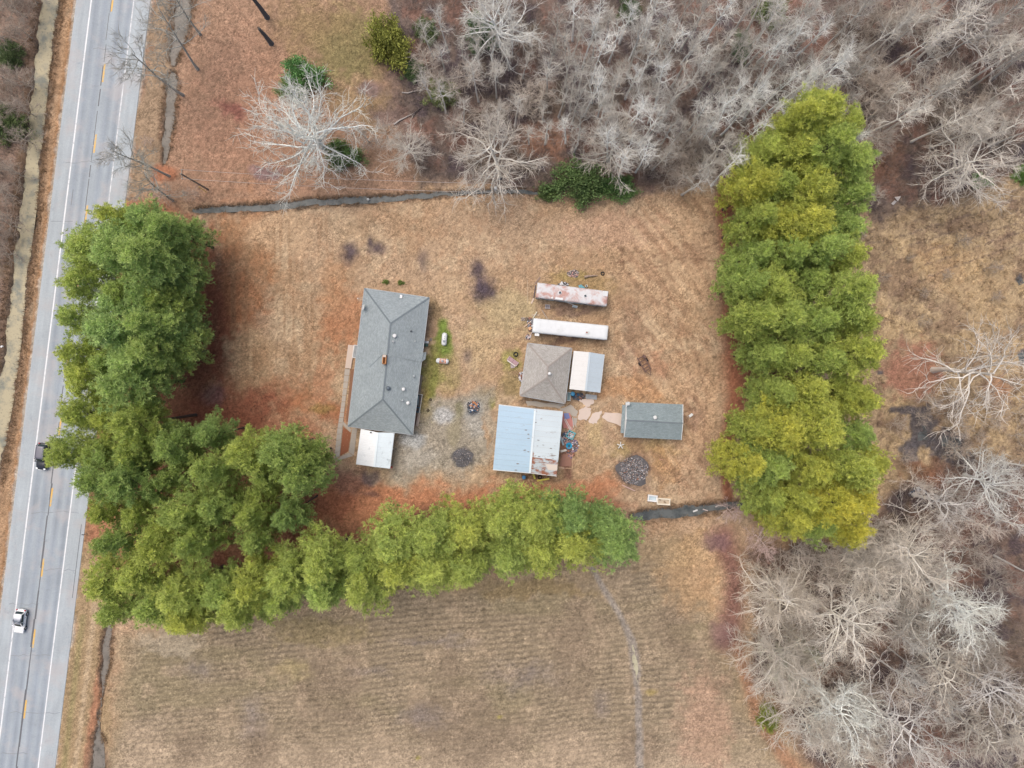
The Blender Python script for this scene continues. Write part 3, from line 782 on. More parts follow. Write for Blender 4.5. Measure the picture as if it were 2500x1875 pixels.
greens = {0: ((.78, 1.02, 1.02), (1.16, 1.18, .74)), 1: ((.70, .92, .86), (1.0, 1.06, .70)), 2: ((.84, 1.02, .84), (1.10, 1.12, .74)), 3: ((.86, 1.04, .84), (1.22, 1.16, .66))}
short = ['roadside grove', 'carport grove', 'field row', 'eastern grove']
k = 0
for gi, (gname, rows) in enumerate(groves):
    for ri, row in enumerate(rows):
        for ci, (x, y) in enumerate(row):
            k += 1
            sc = rp.uniform(.80, 1.10)
            if gi == 2: sc = rp.uniform(.80, .95)
            b_ = P(x * S + rp.uniform(-5, 5) + (27 if gi == 3 and ci == 0 else 0), y * S + rp.uniform(-5, 5), 17.5 * sc); b_.z = gz1(b_) - .1
            if gi == 2: lab = f"green pine in the two long {short[gi]}s, {ORD[ci]} from left in {'upper' if ri == 0 else 'lower'} row"
            else: lab = f"green pine in {short[gi]}, {ORD[ci]} from left in {ORD[ri]} row from top"
            o = thing('pine_tree', lab, 'pine tree', b_, rp.uniform(0, 6.28), gname)
            w = sc * rp.uniform(.94, 1.12) * (1.16 if gi == 2 else .90 if gi == 1 else .86 if gi == 3 and ci == 0 else .97); o.scale = (w * rp.uniform(.84, 1.14), w * rp.uniform(.84, 1.14), sc * rp.uniform(.92, 1.08))
            cr, tm = PINES[k % 5] if not ((gi == 0 and ci >= 2) or (gi == 3 and ci == 0) or (gi == 2 and ri == 1)) else LOWPINES[k % 3]
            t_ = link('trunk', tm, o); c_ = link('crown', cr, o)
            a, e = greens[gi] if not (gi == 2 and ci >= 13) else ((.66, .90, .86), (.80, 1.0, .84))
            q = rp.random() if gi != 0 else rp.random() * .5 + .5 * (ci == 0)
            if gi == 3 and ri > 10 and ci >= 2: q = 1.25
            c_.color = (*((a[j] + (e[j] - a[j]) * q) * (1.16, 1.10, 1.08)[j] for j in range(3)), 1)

# ---------------------------------------------------------------- bare trees
twig_m = attr_mat('bare_twigs', .9, 0.0, 0.0, True, .15)
def frame(d):
    up = (0, 0, 1) if abs(d[2]) < .9 else (1, 0, 0)
    r = np.cross(d, up); r /= np.linalg.norm(r)
    return r, np.cross(r, d)
class Branches:
    def __init__(s): s.v, s.f, s.c = [], [], []
    def tube(s, pts, rads, n, col):
        base = len(s.v)
        m = len(pts)
        for i in range(m):
            d = pts[min(i + 1, m - 1)] - pts[max(i - 1, 0)]
            d = d / (np.linalg.norm(d) + 1e-9)
            r, u = frame(d)
            for k in range(n):
                a = 6.2832 * k / n
                s.v.append(pts[i] + (r * math.cos(a) + u * math.sin(a)) * rads[i]); s.c.append(col)
        for i in range(m - 1):
            for k in range(n):
                s.f.append((base + i * n + k, base + i * n + (k + 1) % n, base + (i + 1) * n + (k + 1) % n, base + (i + 1) * n + k))
    def mesh(s, name):
        return np_mesh(name, np.array(s.v), np.array(s.f), twig_m, np.array(s.c), smooth=False)
def bare_tree(seed, H, r0, clear, spread, limbs, subs, twigs, wander=.22, col=(176, 170, 162), twig_col=(150, 138, 126), up=.5, min_r=.016, twig_len=1.2):
    """trunk + limbs that wander, fork and end in fans of twigs"""
    rg = np.random.RandomState(seed)
    T, B = Branches(), Branches()
    ca, tc = np.array(alb(col, .95)), np.array(alb(twig_col, .95))
    def path(p, d, L, n, w, lift):
        pts = [p]; d = d / np.linalg.norm(d)
        for i in range(n):
            d = d + rg.normal(size=3) * w + np.array([0, 0, lift])
            d /= np.linalg.norm(d); pts.append(pts[-1] + d * L / n)
        return pts, d
    pts, d = path(np.array([0, 0, -.3]), np.array([rg.normal(0, .05), rg.normal(0, .05), 1.0]), H * .8, 7, wander * .22, .05)
    T.tube(pts, [r0 * (1.35 if i == 0 else 1 - .75 * i / 7) for i in range(8)], 7, ca)
    def at(pts, t):
        q = t * (len(pts) - 1); i = min(int(q), len(pts) - 2); return pts[i] + (pts[i + 1] - pts[i]) * (q - i), pts[i + 1] - pts[i]
    for li in range(limbs):
        t = clear + (1 - clear) * (li + rg.rand() * .8) / limbs
        p, td = at(pts, min(t, .999)); td = td / np.linalg.norm(td)
        az = li * 2.4 + rg.uniform(-.5, .5)
        out = np.array([math.cos(az), math.sin(az), 0])
        dd = out * (1 - .55 * t * up) + np.array([0, 0, up * (.35 + .9 * t)])
        L = spread * (1.15 - .55 * (t - clear) / (1 - clear + .01)) * rg.uniform(.7, 1.2)
        R0 = max(min_r * 2, r0 * .48 * (1 - .45 * t) * rg.uniform(.8, 1.2))
        lp, _ = path(p, dd, L, 6, wander, .02 * up)
        B.tube(lp, [max(min_r, R0 * (1 - .85 * i / 6)) for i in range(7)], 5, ca * rg.uniform(.85, 1.15))
        for si in range(subs):
            ts = .22 + .78 * (si + rg.rand()) / subs
            sp_, sd = at(lp, min(ts, .999)); sd = sd / np.linalg.norm(sd)
            sdv = sd + rg.normal(size=3) * .62 + np.array([0, 0, .12 * up])
            sL = L * .42 * (1.15 - .6 * ts) * rg.uniform(.7, 1.35)
            sR = max(min_r * 1.25, R0 * .42 * (1 - .6 * ts))
            sp2_, _ = path(sp_, sdv, sL, 4, wander * 1.15, .03 * up)
            B.tube(sp2_, [max(min_r, sR * (1 - .8 * i / 4)) for i in range(5)], 3, (ca * .6 + tc * .4) * rg.uniform(.85, 1.15))
            for ti in range(twigs):
                tt = .2 + .8 * (ti + rg.rand()) / twigs
                tp, tdv = at(sp2_, min(tt, .999)); tdv = tdv / np.linalg.norm(tdv)
                tw, _ = path(tp, tdv + rg.normal(size=3) * .6, twig_len * rg.uniform(.5, 1.25), 2, wander, .05 * up)
                B.tube(tw, [min_r * 1.05, min_r * .8, min_r * .35], 3, tc * rg.uniform(.8, 1.2))
    return T.mesh('trunk'), B.mesh('crown')
WOOD = [bare_tree(200 + i, H=random.Random(i).uniform(15, 20), r0=.19, clear=.52, spread=2.8, limbs=12, subs=6, twigs=5, up=.95, wander=.15, col=(240, 240, 236), twig_col=(212, 208, 200), min_r=.016, twig_len=1.2) for i in range(7)]
BUSHY = [bare_tree(230 + i, H=9, r0=.12, clear=.18, spread=3.6, limbs=18, subs=6, twigs=6, up=.55, wander=.18, col=(214, 208, 198), twig_col=(200, 190, 180), min_r=.018) for i in range(5)]
BROAD = [bare_tree(250 + i, H=14, r0=.34, clear=.38, spread=7.0, limbs=22, subs=10, twigs=9, up=.42, wander=.22, col=(232, 228, 218), twig_col=(214, 206, 194), min_r=.022, twig_len=1.5) for i in range(4)]
GIANT = [bare_tree(270 + i, H=17, r0=.48, clear=.24, spread=10.0, limbs=25, subs=12, twigs=9, up=.40, wander=.27, col=(244, 246, 242), twig_col=(226, 224, 216), min_r=.025, twig_len=1.6) for i in range(3)]
DEAD = [bare_tree(290 + i, H=15, r0=.36, clear=.45, spread=8.0, limbs=15, subs=8, twigs=5, up=.5, wander=.26, col=(224, 220, 214), twig_col=(214, 208, 200), min_r=.024, twig_len=1.6) for i in range(3)]
rb = random.Random(21)
def plant(kind, x, y, z, lab, group=None, sc=1.0, tint=(1, 1, 1), rot=None, cat='bare tree', name='bare_tree', lean=(0, 0)):
    """the tree whose crown, z metres up, shows at pixel x, y"""
    b_ = P(x, y, z); b_.z = gz1(b_) - .05
    o = thing(name, lab, cat, b_, rb.uniform(0, 6.28) if rot is None else rot, group)
    o.rotation_euler = (lean[0], lean[1], o.rotation_euler.z)
    o.scale = (sc, sc, sc)
    tm, cm = kind
    a, b2 = link('trunk', tm, o), link('crown', cm, o)
    a.color = b2.color = (*tint, 1)
    return o
ROADT = [bare_tree(310 + i, H=18, r0=.22, clear=.46, spread=5.4, limbs=13, subs=8, twigs=7, up=.62, wander=.2, col=(190, 190, 186), twig_col=(176, 172, 164), min_r=.016, twig_len=1.3) for i in range(3)]
# the trees that stand out one by one
plant(GIANT[0], 745, 310, 11, 'huge pale spreading bare tree beside the bright green shrub, left of the wood', sc=1.05, tint=(1.05, 1.08, 1.08))
plant(BROAD[0], 1000, 350, 7, 'small round pale bare tree between the huge pale tree and the broad one', sc=.62)
plant(BROAD[1], 1215, 390, 10, 'broad grey bare tree with radiating limbs above the northern ditch', sc=1.12)
plant(BROAD[2], 1505, 360, 9, 'bare tree with drooping limbs over the dark evergreen bush', sc=.9)
plant(GIANT[1], 1215, 20, 12, 'large whitish bare tree cut by the top edge, left in the wood', sc=.8)
plant(DEAD[0], 2385, 905, 11, 'dead white tree with few limbs in the wet field at right', sc=1.3, tint=(1.1, 1.08, 1.05))
plant(DEAD[1], 2395, 25, 13, 'white tree with bold bent limbs at the top right corner', sc=1.0, tint=(1.05, 1.05, 1.05))
plant(BROAD[3], 2370, 395, 9, 'wide pale bare tree standing alone right of the pine grove', sc=1.15)
plant(BUSHY[0], 1865, 1320, 4, 'pinkish bare shrubby tree below the south end of the pine grove', sc=.85, tint=(1.2, 1.02, 1.05))
plant(BUSHY[1], 1790, 1250, 3, 'small pinkish bare shrub at the end of the southern ditch', sc=.6, tint=(1.2, 1.02, 1.05))
plant(BROAD[3], 2060, 1530, 11, 'broad pale bare tree at the left rim of the southeast wood', sc=1.1, tint=(1.2, 1.2, 1.18))
plant(GIANT[0], 2350, 1500, 12, 'large pale bare tree with long curved limbs in the southeast wood', sc=.9, tint=(1.15, 1.17, 1.15))
plant(DEAD[2], 2330, 1240, 11, 'pale bare tree with looping limbs behind the dumped scrap', sc=.85)
plant(GIANT[1], 2480, 1190, 12, 'dense whitish bare tree at the right edge above the southeast wood', sc=.7)
plant(BROAD[0], 2180, 1340, 10, 'pale bare tree just southeast of the pine grove', sc=.8)
plant(DEAD[1], 2200, 1800, 13, 'tall leaning bare tree with white upper limbs at bottom right', sc=1.15, lean=(.12, .1))
plant(GIANT[2], 2050, 1740, 11, 'wide pale bare tree above the bottom edge, near the yellow-green shrub', sc=.9, tint=(1.15, 1.17, 1.15))
plant(DEAD[0], 2440, 1690, 13, 'tall forked bare tree near the bottom right corner', sc=1.05)
plant(BROAD[1], 1910, 1450, 8, 'brownish thin bare tree at the edge of the dark red strip', sc=.85, tint=(.9, .86, .8))
plant(BROAD[2], 1940, 1620, 8, 'greenish grey bare tree next to the yellow-green shrub', sc=.8, tint=(.9, .95, .85))
for i, (x, y, sc, lab) in enumerate([
        (392, -18, .95, 'slim bare roadside tree nearest the top edge, leaning over the ditch'),
        (385, 78, 1.05, 'slim bare roadside tree, second from the top, over the rusty leaf patch'),
        (345, 148, 1.1, 'slim bare roadside tree with forked trunk over the road shoulder, third from top'),
        (308, 372, .95, 'slim bare roadside tree whose twigs hang over the white edge line'),
        (318, 440, .9, 'slim bare roadside tree just above the roadside pine grove')]):
    plant(ROADT[i % 3], x, y, 13, lab, sc=sc, tint=(.8, .82, .8), group='bare trees along the road')
# stumps of snapped trunks
snag_m = M('snag_bark', alb((98, 98, 102)), .95, var=.35, scale=3, bump=.6)
for (x0, y0, h, lab) in ((652, 42, 7.0, 'dark snapped trunk nearest the top edge, upper of two'), (662, 106, 5.0, 'dark snapped trunk standing alone in leaves, lower of two')):
    b_ = on(x0, y0, -.2); mb = MB()
    mb.tube([(0, 0, 0), (0, 0, .35), (-.1, .1, h * .5), (-.3, .15, h)], [.62, .42, .34, .24], 9)
    o = thing('tree_snag', lab, 'tree stump', b_, 0, 'snapped trunks on the leafy ground')
    mb.build('trunk', snag_m, o); m2 = MB()
    for k in range(5):
        a = k * 1.256; m2.beam((-.3 + .16 * math.cos(a), .15 + .16 * math.sin(a), h - .1), (-.32 + .2 * math.cos(a), .16 + .2 * math.sin(a), h + .25 + .1 * (k % 3)), .10, .06)
    m2.build('splintered_top', M('snag_wood', alb((150, 132, 112)), .9), o)

# the mass of the woods: individual trees set out at random, not too close
def inside(poly, x, y):
    c = False; n = len(poly)
    for i in range(n):
        x0, y0 = poly[i]; x1, y1 = poly[(i + 1) % n]
        if (y0 > y) != (y1 > y) and x < (x1 - x0) * (y - y0) / (y1 - y0) + x0: c = not c
    return c
placed = []
def scatter(poly, n, mind, bands, base, fn):
    """n trees set out at random inside the pixel outline, each labelled by its band and place in it"""
    xs = [q[0] for q in poly]; ys = [q[1] for q in poly]; tries = 0; got = []
    while len(got) < n and tries < n * 60:
        tries += 1
        x, y = rb.uniform(min(xs), max(xs)), rb.uniform(min(ys), max(ys))
        if not inside(poly, x, y) or any((x - a) ** 2 + (y - b_) ** 2 < mind ** 2 for a, b_ in placed): continue
        placed.append((x, y)); got.append((x, y))
    got.sort(key=lambda q: q[1]); per = math.ceil(len(got) / bands); i = 0
    for bd in range(bands):
        for j, (x, y) in enumerate(sorted(got[bd * per:(bd + 1) * per])):
            fn(x, y, i, f"{base}, {ORD[j]} from left in {ORD[bd]} band from top"); i += 1
ZN1 = [(1360, -30), (1720, -30), (1720, 330), (1600, 400), (1420, 330), (1330, 180)]
ZN2 = [(1720, -30), (2130, -30), (2130, 420), (2050, 260), (1880, 230), (1840, 400), (1720, 420)]
ZN3 = [(2130, -30), (2540, -30), (2540, 330), (2330, 330), (2230, 300), (2130, 330)]
ZN4 = [(1020, 60), (1360, 60), (1420, 300), (1310, 330), (1130, 260), (1030, 200)]
ZE = [(1560, 360), (1760, 330), (1780, 420), (1640, 440)]
ZS1 = [(1900, 1340), (2130, 1330), (2140, 1900), (2010, 1900), (1880, 1700)]
ZS2 = [(2130, 1330), (2300, 1180), (2540, 1100), (2540, 1900), (2140, 1900)]
def pale():
    if rb.random() < .42:
        v = rb.uniform(1.22, 1.42); return (v * .96, v * .985, v)
    v = rb.uniform(.66, .98); return (v, v * .975, v * .94)
scatter(ZN1, 62, 34, 7, 'slender pale bare tree left in northern wood', lambda x, y, i, lab: plant(WOOD[i % 7], x, y, 14, lab, 'slender bare trees left in the northern wood', rb.uniform(.75, 1.1), pale()))
scatter(ZN2, 64, 34, 7, 'slender bare tree north of eastern pines', lambda x, y, i, lab: plant(WOOD[(i + 3) % 7], x, y, 14, lab, 'slender bare trees north of the eastern pines', rb.uniform(.75, 1.1), pale()))
scatter(ZN3, 48, 36, 6, 'twiggy bare tree in top right wood', lambda x, y, i, lab: plant((BUSHY + WOOD)[i % 12], x, y, 10, lab, 'bare trees in the top right wood', rb.uniform(.9, 1.2), (lambda v: (v, v * .97, v * .93))(rb.choice((.68, .8, .95, 1.22)))))
scatter(ZN4, 30, 40, 4, 'thin bare tree in loose western wood', lambda x, y, i, lab: plant((WOOD + BUSHY)[i % 12], x, y, 9, lab, 'thin bare trees in the loose part of the wood', rb.uniform(.55, .9), (1.0, .98, .95)))
scatter(ZE, 12, 28, 2, 'low twiggy bush at north yard edge', lambda x, y, i, lab: plant(BUSHY[i % 5], x, y, 4, lab, 'twiggy bushes along the wood edge', rb.uniform(.6, .85), (.88, .85, .82), cat='bare bush', name='bare_bush'))
scatter(ZS1, 30, 42, 5, 'twiggy bare tree left in southeast wood', lambda x, y, i, lab: plant((BUSHY + BROAD[:2])[i % 7], x, y, 7, lab, 'bare trees left in the southeast wood', rb.uniform(.75, 1.05), (lambda v: (v, v * .98, v * .95))(rb.choice((.66, .8, .95, 1.15)))))
scatter(ZS2, 44, 44, 6, 'grey bare tree right in southeast wood', lambda x, y, i, lab: plant((BUSHY + WOOD[:3] + BROAD[2:])[i % 10], x, y, 9, lab, 'bare trees right in the southeast wood', rb.uniform(.75, 1.1), (lambda v: (v, v * .985, v * .96))(rb.choice((.66, .82, 1.0, 1.2)))))
scatter([(-40, -40), (80, -40), (60, 200), (20, 520), (-10, 640), (-40, 640)], 17, 40, 3, 'brownish bare tree west of muddy creek', lambda x, y, i, lab: plant(BUSHY[i % 5], x, y, 4, lab, 'bare trees west of the creek', rb.uniform(.6, .85), (.72, .68, .64)))
for i, (x, y, sc) in enumerate([(2150, 350, .8), (2130, 470, .7), (2150, 270, .9), (2110, 560, .45), (1105, 300, .7), (940, 330, .8), (890, 330, .7), (1400, 470, .0)]):
    if sc: plant(BUSHY[i % 5], x, y, 4, ['grey bush with fan of twigs at the right flank of the pines', 'grey bush of fine twigs beside the dumped metal sheets', 'grey twiggy bush touching the northeast side of the pine grove', 'little bare bush below the dumped metal sheets', 'grey twiggy bush left of the broad bare tree', 'brown twiggy bush between the two pale trees', 'brown twiggy bush just right of the huge pale tree'][i], None, sc, (.92, .9, .88), cat='bare bush', name='bare_bush')
for i, (x, y, sc, lab) in enumerate([(400, 480, .5, 'reddish twiggy bush above the roadside pines, by the yellow sleeve'), (465, 470, .45, 'reddish twiggy bush at the west end of the northern ditch'), (350, 340, .35, 'small twiggy roadside bush left of the eastern ditch')]):
    plant(BUSHY[i], x, y, 2.5, lab, None, sc, (.95, .82, .76), cat='bare bush', name='bare_bush')

scatter([(2130, 620), (2480, 560), (2540, 860), (2440, 800), (2200, 780)], 9, 60, 2, 'bare sapling in wet old field', lambda x, y, i, lab: plant(BUSHY[i % 5], x, y, 2.5, lab, 'bare saplings in the wet old field', rb.uniform(.22, .4), (.8, .74, .68), cat='bare bush', name='bare_bush'))
scatter([(2200, 980), (2500, 940), (2540, 1090), (2300, 1110), (2170, 1190)], 14, 40, 2, 'brownish bush south of wet field', lambda x, y, i, lab: plant(BUSHY[i % 5], x, y, 3, lab, 'brown bushes south of the wet field', rb.uniform(.4, .7), (.9, .84, .78), cat='bare bush', name='bare_bush'))
# fallen trunks
log_m = M('fallen_bark', alb((176, 170, 166)), .95, var=.3, scale=2)
def log(a, b_, r, lab, mat=log_m, twigs=True, cat='log', name='fallen_tree'):
    p0, p1 = on(*a, r), on(*b_, r * .6)
    o = thing(name, lab, cat, (p0.x, p0.y, p0.z - r), 0); q = [p0 + (p1 - p0) * t + Vector((rb.uniform(-.15, .15), rb.uniform(-.15, .15), .15 * t)) for t in (0, .3, .6, 1)]
    MB().tube(q, [r, r * .85, r * .6, r * .25], 7).build('trunk', mat, o, o.location)
    if twigs:
        m2 = MB()
        for k in range(16):
            t = rb.uniform(.45, 1); s_ = p0 + (p1 - p0) * t; d = (p1 - p0).normalized() * rb.uniform(.4, 1.6) + Vector((rb.uniform(-1, 1), rb.uniform(-1, 1), rb.uniform(.1, .9)))
            m2.tube([s_, s_ + d * .6, s_ + d * 1.2 + Vector((0, 0, .1))], [.04, .03, .012], 4, False)
        m2.build('branches', mat, o, o.location)
log((1029, 206), (1150, 184), .22, 'long pale fallen tree lying across the loose wood, upper one')
log((981, 228), (1033, 222), .14, 'short pale fallen log below the long fallen tree', twigs=False)
log((960, 303), (1010, 280), .16, 'grey fallen log on wet leaves near the wood edge', twigs=False)
log((1005, 285), (1030, 262), .18, 'dark fallen log near the wet leaves', M('dark_bark', alb((84, 76, 76)), .95, var=.3), False)
log((1748, 1238), (1778, 1230), .16, 'thick pale plank-like log at the east end of southern ditch', twigs=False)
log((2130, 1430), (2160, 1410), .16, 'pale fallen log among shrubs in the southeast wood', twigs=False)

# ---------------------------------------------------------------- evergreen shrubs
leaf_m = attr_mat('evergreen_leaves', .7, 0.0, .25, True, .25)
def shrub_mesh(seed, n_cl=80, nt_=90, flat=.8):
    r = np.random.RandomState(seed)
    u = r.normal(size=(n_cl, 3)); u[:, 2] = np.abs(u[:, 2]); u /= np.linalg.norm(u, axis=1, keepdims=True)
    cen = u * (r.uniform(.45, 1.0, (n_cl, 1)) * (1 + .22 * r.normal(size=(n_cl, 1)))) * np.array([1, 1, flat]) + np.array([0, 0, .25])
    p = cen[:, None] + r.normal(size=(n_cl, nt_, 3)) * .12
    d = u[:, None] * .6 + r.normal(size=p.shape) * .6; d /= np.linalg.norm(d, axis=-1, keepdims=True)
    s_ = np.cross(d, r.normal(size=p.shape)); s_ /= np.linalg.norm(s_, axis=-1, keepdims=True)
    L = r.uniform(.05, .11, p.shape[:-1] + (1,))
    v = np.stack([p - s_ * .014, p + s_ * .014, p + d * L + s_ * .02, p + d * L - s_ * .02], -2)
    c = np.array(alb((132, 138, 102), 1.0)) * r.uniform(.7, 1.35, (n_cl, 1, 1)) * r.uniform(.7, 1.3, (n_cl, nt_, 1))
    cc = np.broadcast_to(c[:, :, None, :], v.shape)
    vv = v.reshape(-1, 3)
    cr = np_mesh('foliage', vv, np.arange(len(vv)).reshape(-1, 4), leaf_m, cc.reshape(-1, 3))
    st = MB(); 
    for k in range(7):
        a = k * .9; st.tube([(0, 0, -.1), (.2 * math.cos(a), .2 * math.sin(a), .4), (.6 * math.cos(a), .6 * math.sin(a), .75)], [.05, .035, .012], 5, False)
    o = st.build('stems', bark_m); me = o.data; bpy.data.objects.remove(o)
    return cr, me
SHR = [shrub_mesh(300 + i) for i in range(4)]
def shrub(i, x, y, rx, ry, h, lab, tint, rot=0.0):
    b_ = P(x, y, h * .6); b_.z = gz1(b_) - .1
    o = thing('evergreen_shrub', lab, 'evergreen shrub', b_, rot); o.scale = (rx, ry, h)
    c_ = link('foliage', SHR[i % 4][0], o); link('stems', SHR[i % 4][1], o); c_.color = (*tint, 1)
shrub(0, 735, 178, 3.2, 2.6, 4.0, 'bright green evergreen shrub showing above the huge pale bare tree', (.75, 1.35, .9))
shrub(1, 715, 215, 2.4, 1.8, 2.6, 'pale green low shrub under the upper twigs of the huge bare tree', (.9, 1.2, .9))
shrub(2, 945, 95, 3.4, 4.4, 5.0, 'yellow-green evergreen at the edge of the wood near the top', (1.25, 1.2, .55), .3)
shrub(3, 1080, 225, 2.6, 2.2, 2.6, 'olive green shrub right of the fallen trees', (.9, 1.0, .7))
shrub(0, 835, 375, 2.8, 2.2, 2.6, 'dark green shrub under the right limbs of the huge bare tree', (.6, .9, .6))
shrub(1, 1415, 445, 4.6, 3.6, 4.2, 'dark evergreen bush at the northern edge of the yard', (.62, .86, .6))
shrub(2, 1505, 455, 3.6, 2.2, 2.4, 'dark green bush under the drooping bare tree', (.6, .95, .6))
shrub(3, 1340, 470, 1.8, 1.3, 1.6, 'small dark bush at the left of the evergreen bush', (.7, .9, .6))
shrub(0, 1170, 75, 2.2, 3.0, 3.5, 'dark green evergreen beside the large whitish tree at top', (.45, .75, .6))
shrub(1, 1890, 20, 2.4, 2.6, 4, 'green cedar hidden among slender trees at the top', (.75, .95, .55))
shrub(2, 1812, 110, 1.4, 2.4, 3.5, 'dark narrow cedar between trunks in the northern wood', (.45, .75, .6))
shrub(3, 1540, 20, 1.8, 1.6, 3, 'dark cedar near the top edge of the wood', (.5, .7, .55))
shrub(0, 2395, 440, 1.6, 1.2, 1.4, 'small green shrub under the lone pale tree at right', (.7, 1.25, .7))
shrub(1, 1880, 1755, 1.6, 2.4, 2.6, 'yellow-green shrub at the left rim of the southeast wood', (1.2, 1.3, .5))
shrub(2, 1975, 1600, 2.4, 2.0, 2.2, 'olive shrub inside the southeast wood, left part', (.9, .95, .65))
shrub(3, 20, 130, 2.2, 2.2, 2.2, 'dull green shrub west of the creek near the top', (.6, .75, .6))
shrub(0, 14, 300, 2.6, 3.0, 2.6, 'dull green shrub west of the creek, lower one', (.6, .75, .55))
shrub(1, 2498, 425, 1.4, 1.6, 1.2, 'green shrub cut by the right edge of the picture', (.7, 1.1, .55))
shrub(2, 1040, 70, 2.0, 2.0, 2.2, 'dark green low shrub in the loose wood near the top', (.55, .7, .5))
shrub(3, 1010, 170, 1.8, 1.8, 1.6, 'dark green shrub near the root of the fallen tree', (.5, .72, .55))
for i, (x, y, lab) in enumerate([(978, 690, 'tiny green weed bush at the north eave of the brick house'), (942, 688, 'tiny green sprig bush northwest of the house roof')]):
    shrub(i, x, y, .55, .4, .5, lab, (.9, 1.1, .6))

# ---------------------------------------------------------------- low growth nobody could count
def blades(name, X, Y, K, length, width, lean, colf, mat):
    n = len(X); r = np.random.RandomState(len(name) * 7 + n)
    z = gz(X, Y)
    b_ = np.stack([X, Y, z - .02], -1)[:, None, :] + np.concatenate([r.normal(size=(n, K, 2)) * .05, np.zeros((n, K, 1))], -1)
    az = r.uniform(0, 6.283, (n, K)); le = r.uniform(lean[0], lean[1], (n, K)); L = r.uniform(length[0], length[1], (n, K))
    d = np.stack([np.cos(az) * np.sin(le), np.sin(az) * np.sin(le), np.cos(le)], -1)
    s_ = np.stack([-np.sin(az), np.cos(az), np.zeros_like(az)], -1) * width * .5
    tip = b_ + d * L[..., None]
    v = np.stack([b_ - s_, b_ + s_, tip], -2)
    c = colf(X, Y, r)[:, None, None, :] * r.uniform(.75, 1.3, (n, K, 1, 1))
    cc = np.broadcast_to(c, v.shape)
    vv = v.reshape(-1, 3)
    o = link(name, np_mesh(name, vv, np.arange(len(vv)).reshape(-1, 3), mat, np.clip(cc.reshape(-1, 3), 0, .85)))
    tag(o, kind='stuff'); return o
grass_m = attr_mat('dry_grass', .9, 0.0, .2, False, .15)
r_ = np.random.RandomState(77)
def pick(n, test):
    X, Y = r_.uniform(-88, 88, n), r_.uniform(-66, 66, n)
    px, py = to_px(X, Y)
    road_ = (px > ROAD_L(py) - 5) & (px < ROAD_R(py) + 5)
    k = test(px, py) & ~road_
    for q in PADS[:4]: k &= poly_sd(px, py, q) < 0
    for pts, _ in DITCHES: k &= seg_dist(px, py, pts) > 1.1
    return X[k], Y[k]
base_col = lambda X, Y, r: gcol(X, Y) * r.uniform(.9, 1.35, (len(X), 1))
X, Y = pick(75000, lambda px, py: poly_sd(px, py, FIELD) < -10)
blades('dry_grass', X, Y, 4, (.10, .28), .05, (.3, 1.25), base_col, grass_m)
X, Y = pick(90000, lambda px, py: poly_sd(px, py, FIELD) > -20)
rowq = (Y - 0.10 * X + 1.2 * vn(X * .07, Y * .07, 5)) / 0.95
k = (np.abs((rowq - .25) % 1 - .5) > .25) | (r_.rand(len(X)) < .35)
blades('crop_stubble', X[k], Y[k], 4, (.12, .34), .05, (.2, 1.3), lambda X, Y, r: gcol(X, Y) * r.uniform(.75, 1.6, (len(X), 1)), grass_m)
MARSH = [(2080, 560), (2330, 480), (2600, 420), (2700, 300), (2700, 1150), (2300, 1120), (2160, 1200), (2080, 1200), (2120, 900)]
X, Y = pick(60000, lambda px, py: (poly_sd(px, py, MARSH) > 0) & (np.hypot(px - 2225, py - 900) > 75) & (vn(px * .06, py * .06, 88) > .33))
blades('marsh_grass', X, Y, 7, (.35, .95), .055, (.5, 1.35), lambda X, Y, r: gcol(X, Y) * r.uniform(.85, 1.5, (len(X), 1)), grass_m)
X, Y = pick(110000, lambda px, py: ((poly_sd(px, py, WOOD_N) > 10) | (poly_sd(px, py, WOOD_SE) > 10) | ((px < 60 - py * .06) & (seg_dist(px, py, CREEK) > 1.6))) & (vn(px * .03, py * .03, 91) > .35))
blades('woodland_brush', X, Y, 7, (.5, 2.0), .026, (.1, 1.0), lambda X, Y, r: np.array(alb((150, 136, 128)))[None] * r.uniform(.6, 1.3, (len(X), 1)), grass_m)
def near_ditch(px, py):
    d = np.full(px.shape, 9.0)
    for pts, _ in DITCHES: d = np.minimum(d, seg_dist(px, py, pts))
    return d
X, Y = r_.uniform(-88, 88, 240000), r_.uniform(-66, 66, 240000); px_, py_ = to_px(X, Y); dd_ = near_ditch(px_, py_)
k = (dd_ > .82) & (dd_ < 1.9) & ~((px_ > ROAD_L(py_) - 4) & (px_ < ROAD_R(py_) + 4))
blades('bank_grass', X[k], Y[k], 6, (.25, .75), .05, (.3, 1.3), lambda X, Y, r: (gcol(X, Y) * .4 + np.array(alb((150, 124, 96))) * .6) * r.uniform(.7, 1.4, (len(X), 1)), grass_m)
GREEN = [(1055, 790), (1105, 795), (1105, 850), (1085, 900), (1080, 960), (1050, 1040), (1030, 1040), (1045, 900)]
X, Y = pick(160000, lambda px, py: (poly_sd(px, py, GREEN) > -6) | (np.hypot((px - 1205) / 16, (py - 985) / 20) < 1) | (np.hypot((px - 1255) / 26, (py - 880) / 34) < 1))
blades('green_grass', X, Y, 5, (.08, .2), .045, (.2, 1.1), lambda X, Y, r: (gcol(X, Y) * .5 + np.array(alb((124, 146, 58))) * .5) * r.uniform(.8, 1.3, (len(X), 1)), grass_m)
